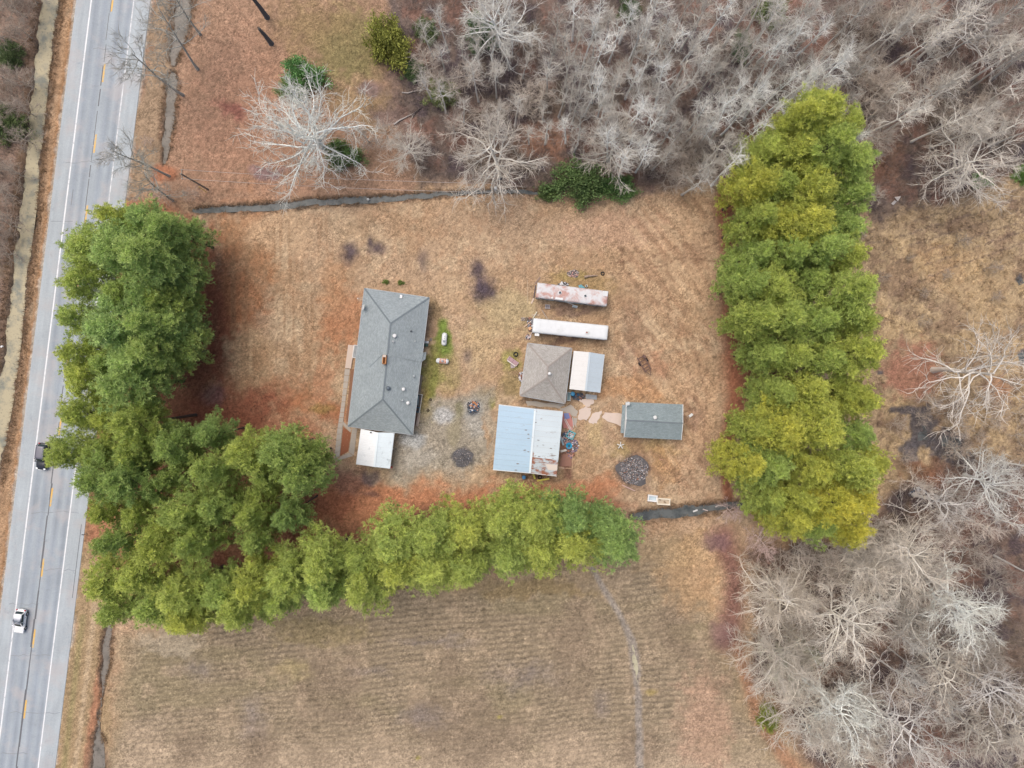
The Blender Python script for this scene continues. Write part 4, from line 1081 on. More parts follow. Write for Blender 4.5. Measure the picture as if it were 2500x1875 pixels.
# ---------------------------------------------------------------- buildings
grey_sh = shingle_mat('grey_shingles', alb((138, 148, 152), .88), alb((156, 166, 169), .88))
tan_sh = shingle_mat('weathered_shingles', alb((158, 154, 148), .9), alb((178, 175, 170), .9))
shed_sh = shingle_mat('slate_shingles', alb((124, 138, 142), .9), alb((142, 155, 159), .9))
white_tr = M('white_trim', alb((236, 238, 238)), .5, var=.1)
brick_m = M('red_brick', alb((150, 104, 88)), .9, var=.25, scale=6)
siding_m = M('white_siding', alb((214, 218, 218)), .6, var=.12)
wood_m = M('grey_board', alb((150, 138, 126)), .9, var=.3, scale=3)
dark_m = M('dark_opening', (0.012, 0.012, 0.014), .6)
glass_m = M('window_glass', (0.03, 0.04, 0.045), .08, var=.1, spec=.6)
conc_m = M('concrete', alb((176, 168, 158)), .9, var=.2, scale=1.2, bump=.3)
pave_m = M('old_concrete', alb((224, 206, 194)), .9, var=.16, scale=1.0, bump=.3)
galv_m = M('galvanised_pipe', alb((200, 208, 212)), .4, var=.15, metal=.2)
black_m = M('black_rubber', (0.015, 0.015, 0.016), .8, var=.3)
steel_m = M('dull_steel', alb((120, 124, 128)), .5, var=.25)

def lerp(a, b, t): return Vector(a) + (Vector(b) - Vector(a)) * t
def inset(quad, d):
    c = sum((Vector(q) for q in quad), Vector()) / len(quad); out = []
    for q in quad:
        v = Vector(q) - c; v.z = 0; out.append(Vector(q) - v.normalized() * d * 1.35)
    return out
def walls(o, quad, h, mat, d=.45, openings=True):
    """four wall slabs under the eave quad, with windows and a door on them"""
    q = inset(quad, d); n = 4; cen = sum(q, Vector()) / 4
    for i in range(n):
        a, b_ = q[i].copy(), q[(i + 1) % n].copy(); a.z = b_.z = 0
        dv = (b_ - a); L = dv.length; dv.normalize(); nr = Vector((dv.y, -dv.x, 0))
        if nr.dot(a - cen) < 0: nr = -nr
        w = MB(); m_ = (a + b_) / 2 - nr * .1
        ang = math.atan2(dv.y, dv.x)
        w.box((m_.x, m_.y, h / 2 - .08), (L - (.2 if i % 2 else 0), .2, h - .16), ang)
        wl = w.build('wall', mat, o, o.location)
        if not openings: continue
        k = max(1, int(L / 4.5))
        for j in range(k):
            c = a + dv * L * (j + .5) / k + nr * .02
            door = (j == k // 2 and i == 1)
            sz = (1.0, 2.05, 1.03) if door else (1.3, 1.1, 1.55)
            MB().box((c.x, c.y, sz[2]), (sz[0] + .16, .08, sz[1] + .16), ang).build('door_frame' if door else 'window_frame', white_tr, wl, o.location)
            c2 = c + nr * .04
            MB().box((c2.x, c2.y, sz[2]), (sz[0], .05, sz[1]), ang).build('door' if door else 'window_pane', white_tr if door else glass_m, wl, o.location)
def vent_pipe(o, roof, p, r, h, mat, name='roof_vent', cap=True):
    m = MB(); prof = [(r * .95, -.25), (r * .95, h * .6)]
    prof += [(r * 1.4, h * .62), (r * 1.4, h * .85), (r * .6, h), (0.001, h)] if cap else [(r * .95, h), (r * .6, h), (r * .6, h - .12), (0.001, h - .12)]
    m.lathe(prof, 10, p); m.build(name, mat, roof, o.location)
def hip_roof(o, nw, ne, se, sw, ra, rb_, mat, t=.16):
    """closed hip roof; ra and rb_ are the ridge ends next to the nw-ne and the se-sw eave"""
    m = MB(); T = Vector((0, 0, -t))
    v = [nw, ne, se, sw, ra, rb_, nw + T, ne + T, se + T, sw + T]
    m.add(v, [(0, 4, 1), (1, 4, 5, 2), (2, 5, 3), (3, 5, 4, 0), (6, 7, 8, 9), (0, 1, 7, 6), (1, 2, 8, 7), (2, 3, 9, 8), (3, 0, 6, 9)])
    roof = m.build('roof', mat, o, o.location, uv=True)
    for p_ in roof.data.polygons:
        if (p_.index < 4 and p_.normal.z < 0) or (p_.index == 4 and p_.normal.z > 0): p_.flip()
    for a, b_ in ((nw, ra), (ne, ra), (se, rb_), (sw, rb_), (ra, rb_)):
        MB().beam(Vector(a) + Vector((0, 0, .01)), Vector(b_) + Vector((0, 0, .01)), .26, .05).build('ridge_cap', M('ridge_shingle', alb((116, 126, 132)), .9, var=.2) if mat is not tan_sh else M('ridge_shingle_tan', alb((160, 152, 146)), .9, var=.2), roof, o.location)
    for a, b_ in ((nw, ne), (ne, se), (se, sw), (sw, nw)):
        c = sum((Vector(q) for q in (nw, ne, se, sw)), Vector()) / 4
        d = ((Vector(a) + Vector(b_)) / 2 - c); d.z = 0; d.normalize()
        MB().beam(Vector(a) + d * .05 + Vector((0, 0, -.09)), Vector(b_) + d * .05 + Vector((0, 0, -.09)), .08, .17).build('fascia', M('fascia_grey', alb((176, 182, 186)), .7), roof, o.location)
    return roof
def onroof(px, py, quadplane):
    """point of the plane through three points seen at the pixel"""
    a, b_, c = (Vector(q) for q in quadplane)
    n_ = (b_ - a).cross(c - a)
    o_ = Vector((0, 0, CAM_H)); d = P(px, py, 0) - o_
    return o_ + d * ((a - o_).dot(n_) / d.dot(n_))

# --- the long brick house
E, R = 2.75, 4.75
nw, ne, se, sw = P(890, 704, E), P(1047.5, 727, E), P(1007, 1061, E), P(849.5, 1041, E)
ra, rb2 = P(953.6, 789.5, R), P(934.6, 975, R)
hc = (nw + ne + se + sw) / 4
house = thing('brick_house', 'long single storey brick house with grey hip roof and brick chimney', 'house', (hc.x, hc.y, 0))
roof = hip_roof(house, nw, ne, se, sw, ra, rb2, grey_sh)
walls(house, [nw, ne, se, sw], E, brick_m, .5)
east = (ne, se, ra); west = (nw, sw, ra); north = (nw, ne, ra)
for x, y, r, h, mt, cap in ((1004.2, 809, .17, .35, M('dark_vent', alb((84, 92, 100)), .6), False), (964, 820, .24, .35, white_tr, True), (1013.8, 833, .09, .4, white_tr, False), (1011.5, 917.7, .12, .4, galv_m, True), (948.2, 947.5, .26, .45, M('turbine_vent', alb((92, 104, 114)), .5), True), (985.8, 950, .22, .4, white_tr, True), (983.4, 977.5, .12, .45, galv_m, True), (996.6, 983.7, .22, .35, white_tr, True)):
    vent_pipe(house, roof, onroof(x, y, east), r, h, mt, cap=cap)
q = onroof(962.6, 835.4, east); MB().tube([q, q + Vector((0, 0, .3)), q + Vector((-.25, .2, .45))], .09, 8).build('bent_vent_pipe', white_tr, roof, house.location)
q = onroof(979.8, 724.2, north); MB().box(q + Vector((0, 0, .12)), (.38, .55, .35), -.1).build('box_vent', white_tr, roof, house.location)
# chimney with saddle
ch = MB(); c0 = (ra + rb2) / 2; cc = P(939.2, 877.5, 5.3)
cz = 5.35; pa = [P(934, 866, cz), P(943.5, 867, cz), P(942, 890, cz), P(932.6, 889, cz)]
base = [q.copy() for q in pa]
chm = thing('chimney_root', '', '') if False else None
cb = MB()
for i in range(4):
    a, b_ = pa[i], pa[(i + 1) % 4]; ctr = sum(pa, Vector()) / 4
    n_ = ((a + b_) / 2 - ctr); n_.z = 0; n_.normalize()
    cb.beam(Vector((a.x, a.y, 4.75)) - n_ * .07, Vector((b_.x, b_.y, 4.75)) - n_ * .07, .14, 1.2)
chimney = cb.build('chimney', M('chimney_brick', alb((196, 142, 96)), .9, var=.35, scale=5, bump=.4), roof, house.location)
ctr = sum(pa, Vector()) / 4
ang = math.atan2((pa[0] - pa[3]).y, (pa[0] - pa[3]).x)
MB().box((ctr.x, ctr.y, 4.6), ((pa[0] - pa[3]).length - .1, (pa[0] - pa[1]).length - .1, .5), ang).build('chimney_bed', M('rusty_cap', alb((150, 96, 52)), .8, var=.5, scale=3), roof, house.location)
v_ = lerp(pa[0], pa[3], .12); w_ = lerp(pa[1], pa[2], .12)
MB().box((lerp(v_, w_, .5).x, lerp(v_, w_, .5).y, 5.36), (.34, .52, .1), ang).build('chimney_cap_stone', M('cap_stone', alb((226, 210, 196)), .8), roof, house.location)
a, b_ = onroof(947.5, 864.5, east), onroof(944, 892, east)
MB().slab([a + Vector((-.16, 0, .06)), b_ + Vector((-.16, 0, .06)), b_ + Vector((.1, 0, .03)), a + Vector((.1, 0, .03))], .03).build('flashing', white_tr, roof, house.location)
# low saddle roof from the chimney over the back porch
z3 = 2.95
sd = [onroof(948, 867, east) + Vector((0, 0, .03)), P(1034, 860.5, z3 - .1), P(1040.5, 859, 2.45), P(1038.5, 877, 2.45), P(1027.5, 884, z3 - .1), onroof(949, 869, east) + Vector((0, 0, .03))]
m = MB()
m.add([sd[0], sd[1], sd[2], sd[3], sd[4]], [(0, 4, 3, 2, 1)])
pr = m.build('porch_saddle_roof', grey_sh, house, house.location, uv=True)
for p_ in pr.data.polygons:
    if p_.normal.z < 0: p_.flip()
pr.modifiers.new('thickness', 'SOLIDIFY').thickness = -.08
a, b_ = onroof(934, 866, west), onroof(902, 896, west)
MB().beam(a + Vector((0, 0, .005)), b_ + Vector((0, 0, .005)), .12, .03).build('valley_strip', M('valley_metal', alb((120, 132, 140)), .7), roof, house.location)
# front porch on the west side
fp = thing('front_porch', 'tan concrete front porch slab with white rail and step beside house', 'porch', P(856, 868, 0))
def flat(name, pts, z0, z1, mat, par, **k):
    return MB().prism([(P(x, y, z1).x, P(x, y, z1).y) for x, y in pts], z0, z1).build(name, mat, par, par.location if par else None, **k)
flat('porch_slab', [(850, 841.7), (866, 843), (856.5, 900), (842.4, 898.5)], -.1, .24, M('porch_tan', alb((210, 192, 178)), .85, var=.12), fp)
flat('porch_floor', [(866, 843), (884, 845), (880, 876), (861.5, 873)], -.1, .30, M('porch_grey', alb((170, 178, 182)), .8, var=.12), fp)
for a, b_ in (((864.5, 842.5), (860.5, 872.5)), ((860.5, 872.5), (870, 874)), ((864.5, 842.5), (874, 843.5))):
    MB().beam(P(*a, 1.0), P(*b_, 1.0), .1, .08).build('handrail', white_tr, fp, fp.location)
    for t in (0.03, .5, .97):
        p_ = lerp(P(*a, 1.0), P(*b_, 1.0), t); MB().box((p_.x, p_.y, .63), (.08, .08, .68)).build('post', white_tr, fp, fp.location)
# walk of cast slabs
walk = bpy.data.objects.new('concrete_walk', None); COL.objects.link(walk); walk.location = P(832, 1010, 0); walk['kind'] = 'structure'
def slabs(pl, pr_, n, z=.06, mat=conc_m):
    rr_ = random.Random(len(pl) * n)
    def along(pts, t):
        q = t * (len(pts) - 1); i = min(int(q), len(pts) - 2); f = q - i
        return (pts[i][0] + (pts[i + 1][0] - pts[i][0]) * f, pts[i][1] + (pts[i + 1][1] - pts[i][1]) * f)
    for k in range(n):
        t0, t1 = k / n + .0022, (k + 1) / n - .0022
        flat('walk_slab', [along(pl, t0), along(pr_, t0), along(pr_, t1), along(pl, t1)], -.1, z + rr_.uniform(-.012, .012), mat, walk)
slabs([(842, 900), (834, 981), (824, 1045), (816, 1122)], [(854.5, 901), (843, 981), (836, 1045), (829, 1114)], 15)
slabs([(835, 1026), (858, 1049)], [(838, 1038), (855, 1055)], 2, .055)
slabs([(860, 1046), (852, 1104)], [(872, 1046), (864, 1112)], 5)
slabs([(852.5, 1105), (831, 1115)], [(862, 1113), (817, 1127)], 3, .055)
flat('flower_bed_soil', [(838, 1042), (857, 1057), (850, 1102), (830, 1113)], -.1, .02, M('red_mulch', alb((150, 96, 70)), .95, var=.3, scale=4), walk)
flat('edging_bed', [(856, 901), (866, 901), (851, 1030), (845, 1030)], -.1, .03, M('brown_mulch', alb((140, 104, 82)), .95, var=.4, scale=4, bump=.5), walk)

# carport of white metal
def metal_gable(o, nw, ne, se, sw, rn, rs, n, m_w, m_e, rib=.035, ribs=3, special={}):
    """two slopes of separate ribbed sheets; ridge runs rn -> rs"""
    for side, (e0, e1, mt) in enumerate(((nw, sw, m_w), (ne, se, m_e))):
        for k in range(n):
            t0, t1 = k / n, (k + 1) / n - .0012
            a, b_, c, d = lerp(e0, e1, t0), lerp(e0, e1, t1), lerp(rn, rs, t1), lerp(rn, rs, t0)
            m = MB(); lift = Vector((0, 0, .004 * (k % 2)))
            m.slab([a + lift, b_ + lift, c + lift, d + lift], .03)
            for j in range(ribs):
                s_ = (j + .5) / ribs
                up = Vector((0, 0, .015)) + lift
                m.beam(lerp(a, b_, s_) + up, lerp(d, c, s_) + up, rib * 2.2, rib * 1.4)
            m.build('roof_panel', special.get((side, k), mt), o, o.location)
    MB().beam(rn + Vector((0, 0, .04)), rs + Vector((0, 0, .04)), .34, .05).build('ridge_cap', m_e, o, o.location)
Ec, Rc = 2.5, 3.0
q4 = [P(881.3, 1047, Ec), P(962.6, 1056.4, Ec), P(951.8, 1144, Ec), P(869.5, 1133.3, Ec)]
cpc = sum(q4, Vector()) / 4
cp = thing('carport', 'open white ribbed metal carport against the south end of the house', 'carport', (cpc.x, cpc.y, 0))
w1 = rust_mat('white_roof_sheet', alb((244, 248, 250), .92), alb((190, 200, 206)), .66, .8, .4)
w2 = rust_mat('white_roof_sheet_worn', alb((228, 240, 246), .95), alb((180, 192, 200)), .64, .8, .4)
metal_gable(cp, *q4, P(922.8, 1056, Rc), P(913.8, 1140, Rc), 7, w1, w2, .03, 3)
for t in (.02, .5, .98):
    for a, b_ in ((q4[0], q4[3]), (q4[1], q4[2])):
        p_ = lerp(a, b_, t); p_ += (cpc - p_).normalized() * .2
        MB().box((p_.x, p_.y, Ec / 2 - .1), (.1, .1, Ec - .2)).build('post', white_tr, cp, cp.location)
for a, b_ in ((q4[0], q4[3]), (q4[1], q4[2]), (q4[3], q4[2])):
    MB().beam(a + Vector((0, 0, -.12)), b_ + Vector((0, 0, -.12)), .1, .14).build('eave_beam', white_tr, cp, cp.location)
q = onroof(906, 1055.5, (q4[0], q4[3], P(922.8, 1056, Rc))); vent_pipe(cp, cp, q, .10, .55, black_m, cap=False)

# --- metal barn with rusty sheets
Eb, Rbn = 3.0, 4.0
q4 = [P(1218, 988, Eb), P(1374.4, 1005, Eb), P(1359, 1162.3, Eb), P(1203.5, 1147, Eb)]
bc = sum(q4, Vector()) / 4
barn = thing('metal_barn', 'large metal barn with rust-patched white roof, reflection painted bluish on its west slope', 'barn', (bc.x, bc.y, 0))
bl = rust_mat('barn_sheet_reflection_blue', alb((178, 208, 230)), alb((150, 150, 150)), .70, 1.2, .4, stretch=(.4, 1.4, 1))  # west slope: bluish glossy reflection painted into the sheet colour
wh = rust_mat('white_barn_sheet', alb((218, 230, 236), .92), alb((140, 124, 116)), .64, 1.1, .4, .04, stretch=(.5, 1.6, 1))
ru = rust_mat('rust_patched_sheet', alb((208, 220, 226)), alb((160, 104, 78)), .50, .7, .55, .05, stretch=(.8, 1.5, 1))
rn, rs = P(1306.6, 998.5, Rbn), P(1293.5, 1155, Rbn)
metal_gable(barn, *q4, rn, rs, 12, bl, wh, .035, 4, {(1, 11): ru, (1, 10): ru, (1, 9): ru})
es = (q4[1], q4[2], rn)
a = [onroof(x, y, es) + Vector((0, 0, .05)) for x, y in ((1330, 1132), (1361, 1135), (1359.8, 1149), (1338, 1147))]
MB().slab(a, .015).build('patch_sheet', M('cream_patch', alb((236, 224, 212)), .6, var=.08), barn, barn.location)
rr_ = random.Random(3)
for (x, y, w, h) in ((1301, 1107, 7, 9), (1301, 1114, 6, 9), (1300, 1140, 6, 14), (1328, 1158, 22, 4), (1332, 1152, 18, 3), (1318, 1129, 30, 2.4), (1330, 1143, 6, 8)):
    pts = [(x + w * math.cos(k) * rr_.uniform(.4, .6), y + h * math.sin(k) * rr_.uniform(.4, .6)) for k in [j * .785 for j in range(8)]]
    c = onroof(x, y, es)
    MB().slab([onroof(px_, py_, es) + Vector((0, 0, .044)) for px_, py_ in pts], .006).build('rust_patch', M('flaking_rust', alb((158, 108, 84)), .9, var=.45, scale=2.5), barn, barn.location)
for (x, y) in ((1284, 1050), (1290, 1060), (1290, 1070), (1281, 1099), (1290, 1103), (1264, 1132), (1260, 1148), (1308, 1032), (1315, 1074), (1326, 1087), (1312, 1089), (1345, 1095), (1317, 1114), (1349, 1119)):
    side = es if x > 1297 else (q4[0], q4[3], rn)
    pts = [(x + 4.2 * math.cos(k) * rr_.uniform(.5, 1.1), y + 1.7 * math.sin(k) * rr_.uniform(.5, 1.1)) for k in [j * .9 for j in range(7)]]
    MB().slab([onroof(px_, py_, side) + Vector((0, 0, .043)) for px_, py_ in pts], .005).build('peeled_spot', M('peeled_paint', alb((138, 136, 138)), .9, var=.4, scale=3), barn, barn.location)
walls(barn, q4, Eb, M('barn_siding', alb((196, 204, 208)), .6), .12, False)
for a, b_, z in ((q4[3], rs, 0), (q4[2], rs, 0), (q4[0], rn, 0), (q4[1], rn, 0)):
    MB().beam(Vector(a) + Vector((0, 0, -.05)), Vector(b_) + Vector((0, 0, -.05)), .1, .16).build('gable_trim', white_tr, barn, barn.location)

# --- cottage with weathered hip roof, and the white shed beside it
Ek, Rk = 2.6, 4.3
q4 = [P(1288.5, 838, Ek), P(1396, 850.7, Ek), P(1379, 985, Ek), P(1269.8, 965.5, Ek)]
kc = sum(q4, Vector()) / 4
cot = thing('cottage', 'small square cottage with weathered brownish grey hip roof and sagging west edge', 'cottage', (kc.x, kc.y, 0))
ka, kb = P(1337.5, 895, Rk), P(1335.5, 922, Rk)
kroof = hip_roof(cot, *q4, ka, kb, tan_sh)
walls(cot, q4, Ek, siding_m, .45)
vent_pipe(cot, kroof, onroof(1341.5, 912, (q4[1], q4[2], ka)), .2, .5, white_tr)
MB().prism([(P(x, y, 2.3).x, P(x, y, 2.3).y) for x, y in ((1269, 945), (1278, 940), (1279, 966), (1270.5, 968), (1268, 960))], 2.25, 2.33).build('bare_decking', M('bare_ply', alb((196, 180, 170)), .9, var=.2), kroof, cot.location)
q4 = [P(1401.5, 856.6, 2.6), P(1475.7, 865.7, 2.6), P(1464.8, 959, 2.6), P(1390.7, 949.8, 2.6)]
sc_ = sum(q4, Vector()) / 4
sh = thing('metal_shed', 'white metal shed beside the cottage, reflection painted bluish on its east roof slope', 'shed', (sc_.x, sc_.y, 0))
metal_gable(sh, *q4, P(1440.4, 860, 3.1), P(1430, 954.6, 3.1), 8, rust_mat('bright_white_sheet', alb((240, 240, 238), .74), alb((206, 206, 204)), .66, .7, .5), rust_mat('shed_sheet_reflection_blue', alb((202, 216, 226)), alb((180, 196, 206)), .66, .7, .4), .02, 3)  # slopes differ by reflection, put into the sheet colours: whiter west, bluer east
walls(sh, q4, 2.55, M('shed_siding', alb((188, 196, 198)), .6), .12, False)
for a, b_ in ((q4[1], q4[2]), (q4[0], q4[3])):
    MB().beam(a + Vector((0, 0, -.06)), b_ + Vector((0, 0, -.06)), .08, .12).build('eave_trim', white_tr, sh, sh.location)

# --- grey gable shed at the east
Eg, Rg = 2.5, 3.4
nw, ne, se, sw = P(1528.2, 981.5, Eg), P(1667.2, 987.3, Eg), P(1663.3, 1074, Eg), P(1523.4, 1067.3, Eg)
rw, re = P(1529.2, 1025.9, Rg), P(1667.2, 1033.6, Rg)
gc = (nw + ne + se + sw) / 4
gs = thing('gable_shed', 'grey shingled gable shed with low porch roof and dish at its west end', 'shed', (gc.x, gc.y, 0))
for a in ([nw, rw, re, ne], [rw, sw, se, re]):
    MB().slab(a, .12).build('roof_slope', shed_sh, gs, gs.location, uv=True)
gr = [c for c in gs.children][0]
MB().beam(rw + Vector((0, 0, .015)), re + Vector((0, 0, .015)), .26, .04).build('ridge_cap', M('ridge_shingle', alb((116, 126, 132)), .9), gs, gs.location)
walls(gs, [nw, ne, se, sw], Eg, siding_m, .3)
for a, b_ in ((nw, rw), (sw, rw), (ne, re), (se, re)):
    MB().beam(a + Vector((0, 0, -.06)), b_ + Vector((0, 0, -.06)), .09, .18).build('barge_board', white_tr, gs, gs.location)
wfa = [P(1528, 990, 2.72), P(1530.5, 990, 2.72), P(1528, 1056, 2.72), P(1524.5, 1056, 2.72)]
MB().prism([(q.x, q.y) for q in wfa], 2.45, 2.74).build('white_fascia', white_tr, gs, gs.location)
MB().slab([P(1519.6, 988.2, 2.15), P(1529, 989, 2.35), P(1524, 1058, 2.35), P(1514.7, 1056.7, 2.15)], .08).build('porch_roof', shed_sh, gs, gs.location, uv=True)
for x, y in ((1520.5, 990), (1516.5, 1055)):
    p_ = P(x, y, 1.05); MB().box((p_.x + .1, p_.y, 1.03), (.1, .1, 2.06)).build('porch_post', white_tr, gs, gs.location)
vent_pipe(gs, gr, onroof(1598.7, 1019, (nw, ne, rw)), .24, .4, white_tr)
d0 = onroof(1533, 988, (nw, ne, rw))
dish_m = M('dish_grey', alb((206, 212, 214)), .5, var=.06)
def dish(o_, name, lab, p0, r, tilt, az, grp=None, parent=None):
    t = thing(name, lab, 'satellite dish', p0, az) if parent is None else None
    par = t
    MB().tube([(0, 0, 0), (0, 0, .45), (.15, 0, .7)], .03, 6).build('mast', galv_m, par)
    m = MB(); R_ = Matrix.Rotation(tilt, 3, 'Y')
    prof = [(0.001, 0), (.4 * r, .03), (.75 * r, .10), (r, .18)]
    mm = MB(); mm.lathe(prof + [(r * .98, .2), (.74 * r, .12), (.39 * r, .05), (.001, .02)], 16)
    mm.v = [tuple(R_ @ Vector(v) + Vector((.15, 0, .7))) for v in mm.v]; mm.build('reflector', dish_m, par)
    e = R_ @ Vector((0, 0, .65)) + Vector((.15, 0, .7))
    MB().tube([R_ @ Vector((r * .9, 0, .15)) + Vector((.15, 0, .7)), e], .015, 5).build('feed_arm', steel_m, par)
    MB().box(e, (.1, .1, .12)).build('receiver', steel_m, par)
dish(None, 'satellite_dish', 'small grey satellite dish on the northwest corner of grey shed', d0, .38, .7, 2.2)
h0 = onroof(893.5, 752, west)
dish(None, 'satellite_dish', 'pale satellite dish on the northwest edge of the house roof', h0 + Vector((0, 0, .0)), .5, 1.0, 2.9)
an = thing('roof_antenna', 'thin metal antenna over the northwest eave of the house', 'antenna', P(885, 731, 2.9))
MB().tube([(.5, 0, -.15), (.4, 0, .5)], .025, 6).build('mast', steel_m, an)
MB().tube([(.45, 0, .5), (-.65, .1, .5)], .018, 6).build('boom', steel_m, an)
for k in range(5): MB().tube([(-.6 + .24 * k, -.3, .5), (-.6 + .24 * k, .4, .5)], .009, 5).build('antenna_rod', galv_m, an)
MB().box((-.68, .1, .5), (.14, .16, .1)).build('antenna_tip', white_tr, an)

# --- two old mobile homes
def trailer(name, lab, nw, ne, se, sw, z, roof_m, wall_m, extra):
    c = (nw + ne + se + sw) / 4
    ux = ((ne - nw) + (se - sw)); ux.z = 0; Lx = ux.length / 2; ux.normalize(); ang = math.atan2(ux.y, ux.x)
    uy = Vector((-ux.y, ux.x, 0)); Ly = abs((nw - sw).dot(uy))
    o = thing(name, lab, 'mobile home', (c.x, c.y, 0), ang)
    w, d = Lx / 2, Ly / 2
    # walls with rounded vertical corners
    def rr2(w_, d_, r):
        out = []
        for cx, cy, a0 in ((w_ - r, d_ - r, 0), (-w_ + r, d_ - r, 90), (-w_ + r, -d_ + r, 180), (w_ - r, -d_ + r, 270)):
            out += [(cx + r * math.cos(math.radians(a0 + k * 30)), cy + r * math.sin(math.radians(a0 + k * 30))) for k in range(4)]
        return out
    MB().prism(rr2(w - .04, d - .04, .12), .35, z - .22).build('body', wall_m, o)
    m = MB(); n = 10                                   # bowed roof in 10 strips, with crowned sheet seams
    ys = [d * (2 * k / n - 1) for k in range(n + 1)]
    zs = [z - .14 + .14 * (1 - abs(y / d) ** 4.5) for y in ys]
    xs = [-w, -w + .16] + [-w + .16 + (2 * w - .32) * k / 24 for k in range(1, 24)] + [w - .16, w]
    vs_ = []; fs = []
    for i, x in enumerate(xs):
        e = 1 if 0 < i < len(xs) - 1 else 0
        for y, zz in zip(ys, zs):
            vs_.append((x, y * (1 if e else .97), (zz if e else z - .20 + (zz - z + .20) * .55) + rr_.uniform(-.012, .012)))
    nn_ = n + 1
    for i in range(len(xs) - 1):
        for k in range(n): fs.append((i * nn_ + k, (i + 1) * nn_ + k, (i + 1) * nn_ + k + 1, i * nn_ + k + 1))
    rim = [i * nn_ for i in range(len(xs))] + [(len(xs) - 1) * nn_ + k for k in range(1, nn_)] + [i * nn_ + n for i in range(len(xs) - 2, -1, -1)] + [k for k in range(n - 1, 0, -1)]
    nb_ = len(vs_); vs_ += [(vs_[i][0], vs_[i][1], z - .34) for i in rim]
    for j in range(len(rim)): fs.append((rim[j], nb_ + j, nb_ + (j + 1) % len(rim), rim[(j + 1) % len(rim)]))
    m.add(vs_, fs, True); ro = m.build('roof', roof_m, o)
    for k in range(9):
        x = -w + 2 * w * (k + 1) / 10
        MB().tube([(x, y * .995, zz + .008) for y, zz in zip(ys, zs)], .014, 4).build('roof_seam', roof_m, ro)
    for k in range(5):
        x = -w + 2 * w * (k + .5) / 5
        for s_ in (-1, 1):
            door = k == 2 and s_ == -1
            hh, zc = (1.8, 1.35) if door else (.75, z - 1.1)
            f_ = MB().box((x, s_ * (d - .03), zc), (.95, .06, hh + .1)).build('door_frame' if door else 'window_frame', white_tr, o)
            MB().box((x, s_ * (d + .005), zc), (.83, .05, hh)).build('door_panel' if door else 'window_pane', white_tr if door else glass_m, f_)
    MB().box((0, 0, .26), (2 * w - .6, 1.0, .18)).build('chassis', steel_m, o)
    for sx_ in (-.5, .5):
        for s_ in (-1, 1):
            m = MB(); m.lathe([(0.18, -.1), (.36, -.1), (.38, 0), (.36, .1), (.18, .1), (.18, -.1)], 14)
            m.v = [(x + sx_ - .1, zz + s_ * (d - .3), y + .36) for x, y, zz in m.v]; m.build('wheel', black_m, o)
    def at(px, py, dz=0.0):
        """local point of the roof under a pixel"""
        v = P(px, py, z - .04 + dz) - Vector((c.x, c.y, 0)); return Vector((v.dot(ux), v.dot(uy), v.z))
    extra(o, ro, at)
    return o
def ex1(o, ro, at):
    for x, y in ((1367, 714.5), (1428.6, 722.3)):
        p_ = at(x, y); m = MB(); m.lathe([(.36, 0), (.30, .06), (.24, .05), (.001, .04)], 14, p_); m.build('vent_ring', white_tr, ro)
        m = MB(); m.lathe([(.16, .03), (.16, .2), (.19, .21), (.19, .26), (.001, .27)], 12, p_); m.build('vent_cap', M('dark_vent', alb((84, 92, 100)), .6), ro)
    p_ = at(1348, 727); MB().box(p_ + Vector((0, 0, .05)), (.26, .3, .16)).build('roof_hatch', white_tr, ro)
    p_ = at(1365, 729); MB().box(p_ + Vector((0, 0, .02)), (1.3, .34, .05)).build('patch_sheet', white_tr, ro)
    p_ = at(1478, 717); MB().box(p_ + Vector((0, 0, .05)), (.8, .85, .07)).build('patch_sheet', M('patch_white', alb((226, 230, 232)), .6), ro)
def ex2(o, ro, at):
    p_ = at(1434, 812); MB().box(p_ + Vector((0, 0, .09)), (.55, .42, .2)).build('roof_hatch', M('vent_pale', alb((206, 210, 206)), .6), ro)
    MB().box(p_ + Vector((-.1, 0, .2)), (.22, .2, .06)).build('hatch_knob', M('red_rust', alb((160, 80, 70)), .8), ro)
    p_ = at(1311, 815.5, -.55); MB().box(p_ + Vector((0, -.1, 0)), (.75, .45, .5)).build('air_conditioner', white_tr, o)
trailer('mobile_home', 'old mobile home with rusty pink roof, two round vents, northern of two', P(1313, 689.5, 3), P(1486.5, 710.5, 3), P(1481, 748, 3), P(1307, 726, 3), 3.0,
        rust_mat('rusty_trailer_roof', alb((226, 226, 228)), alb((190, 150, 140)), .50, .55, .6, .07), M('trailer_side', alb((186, 206, 212)), .5), ex1)
trailer('mobile_home', 'old mobile home with clean white roof and one small hatch', P(1303, 776.5, 3), P(1486.5, 795, 3), P(1482, 830, 3), P(1299, 811.5, 3), 3.0,
        rust_mat('white_trailer_roof', alb((242, 246, 248), .76), alb((196, 200, 198)), .66, .5, .5, .1), M('trailer_side_white', alb((206, 218, 224)), .5), ex2)
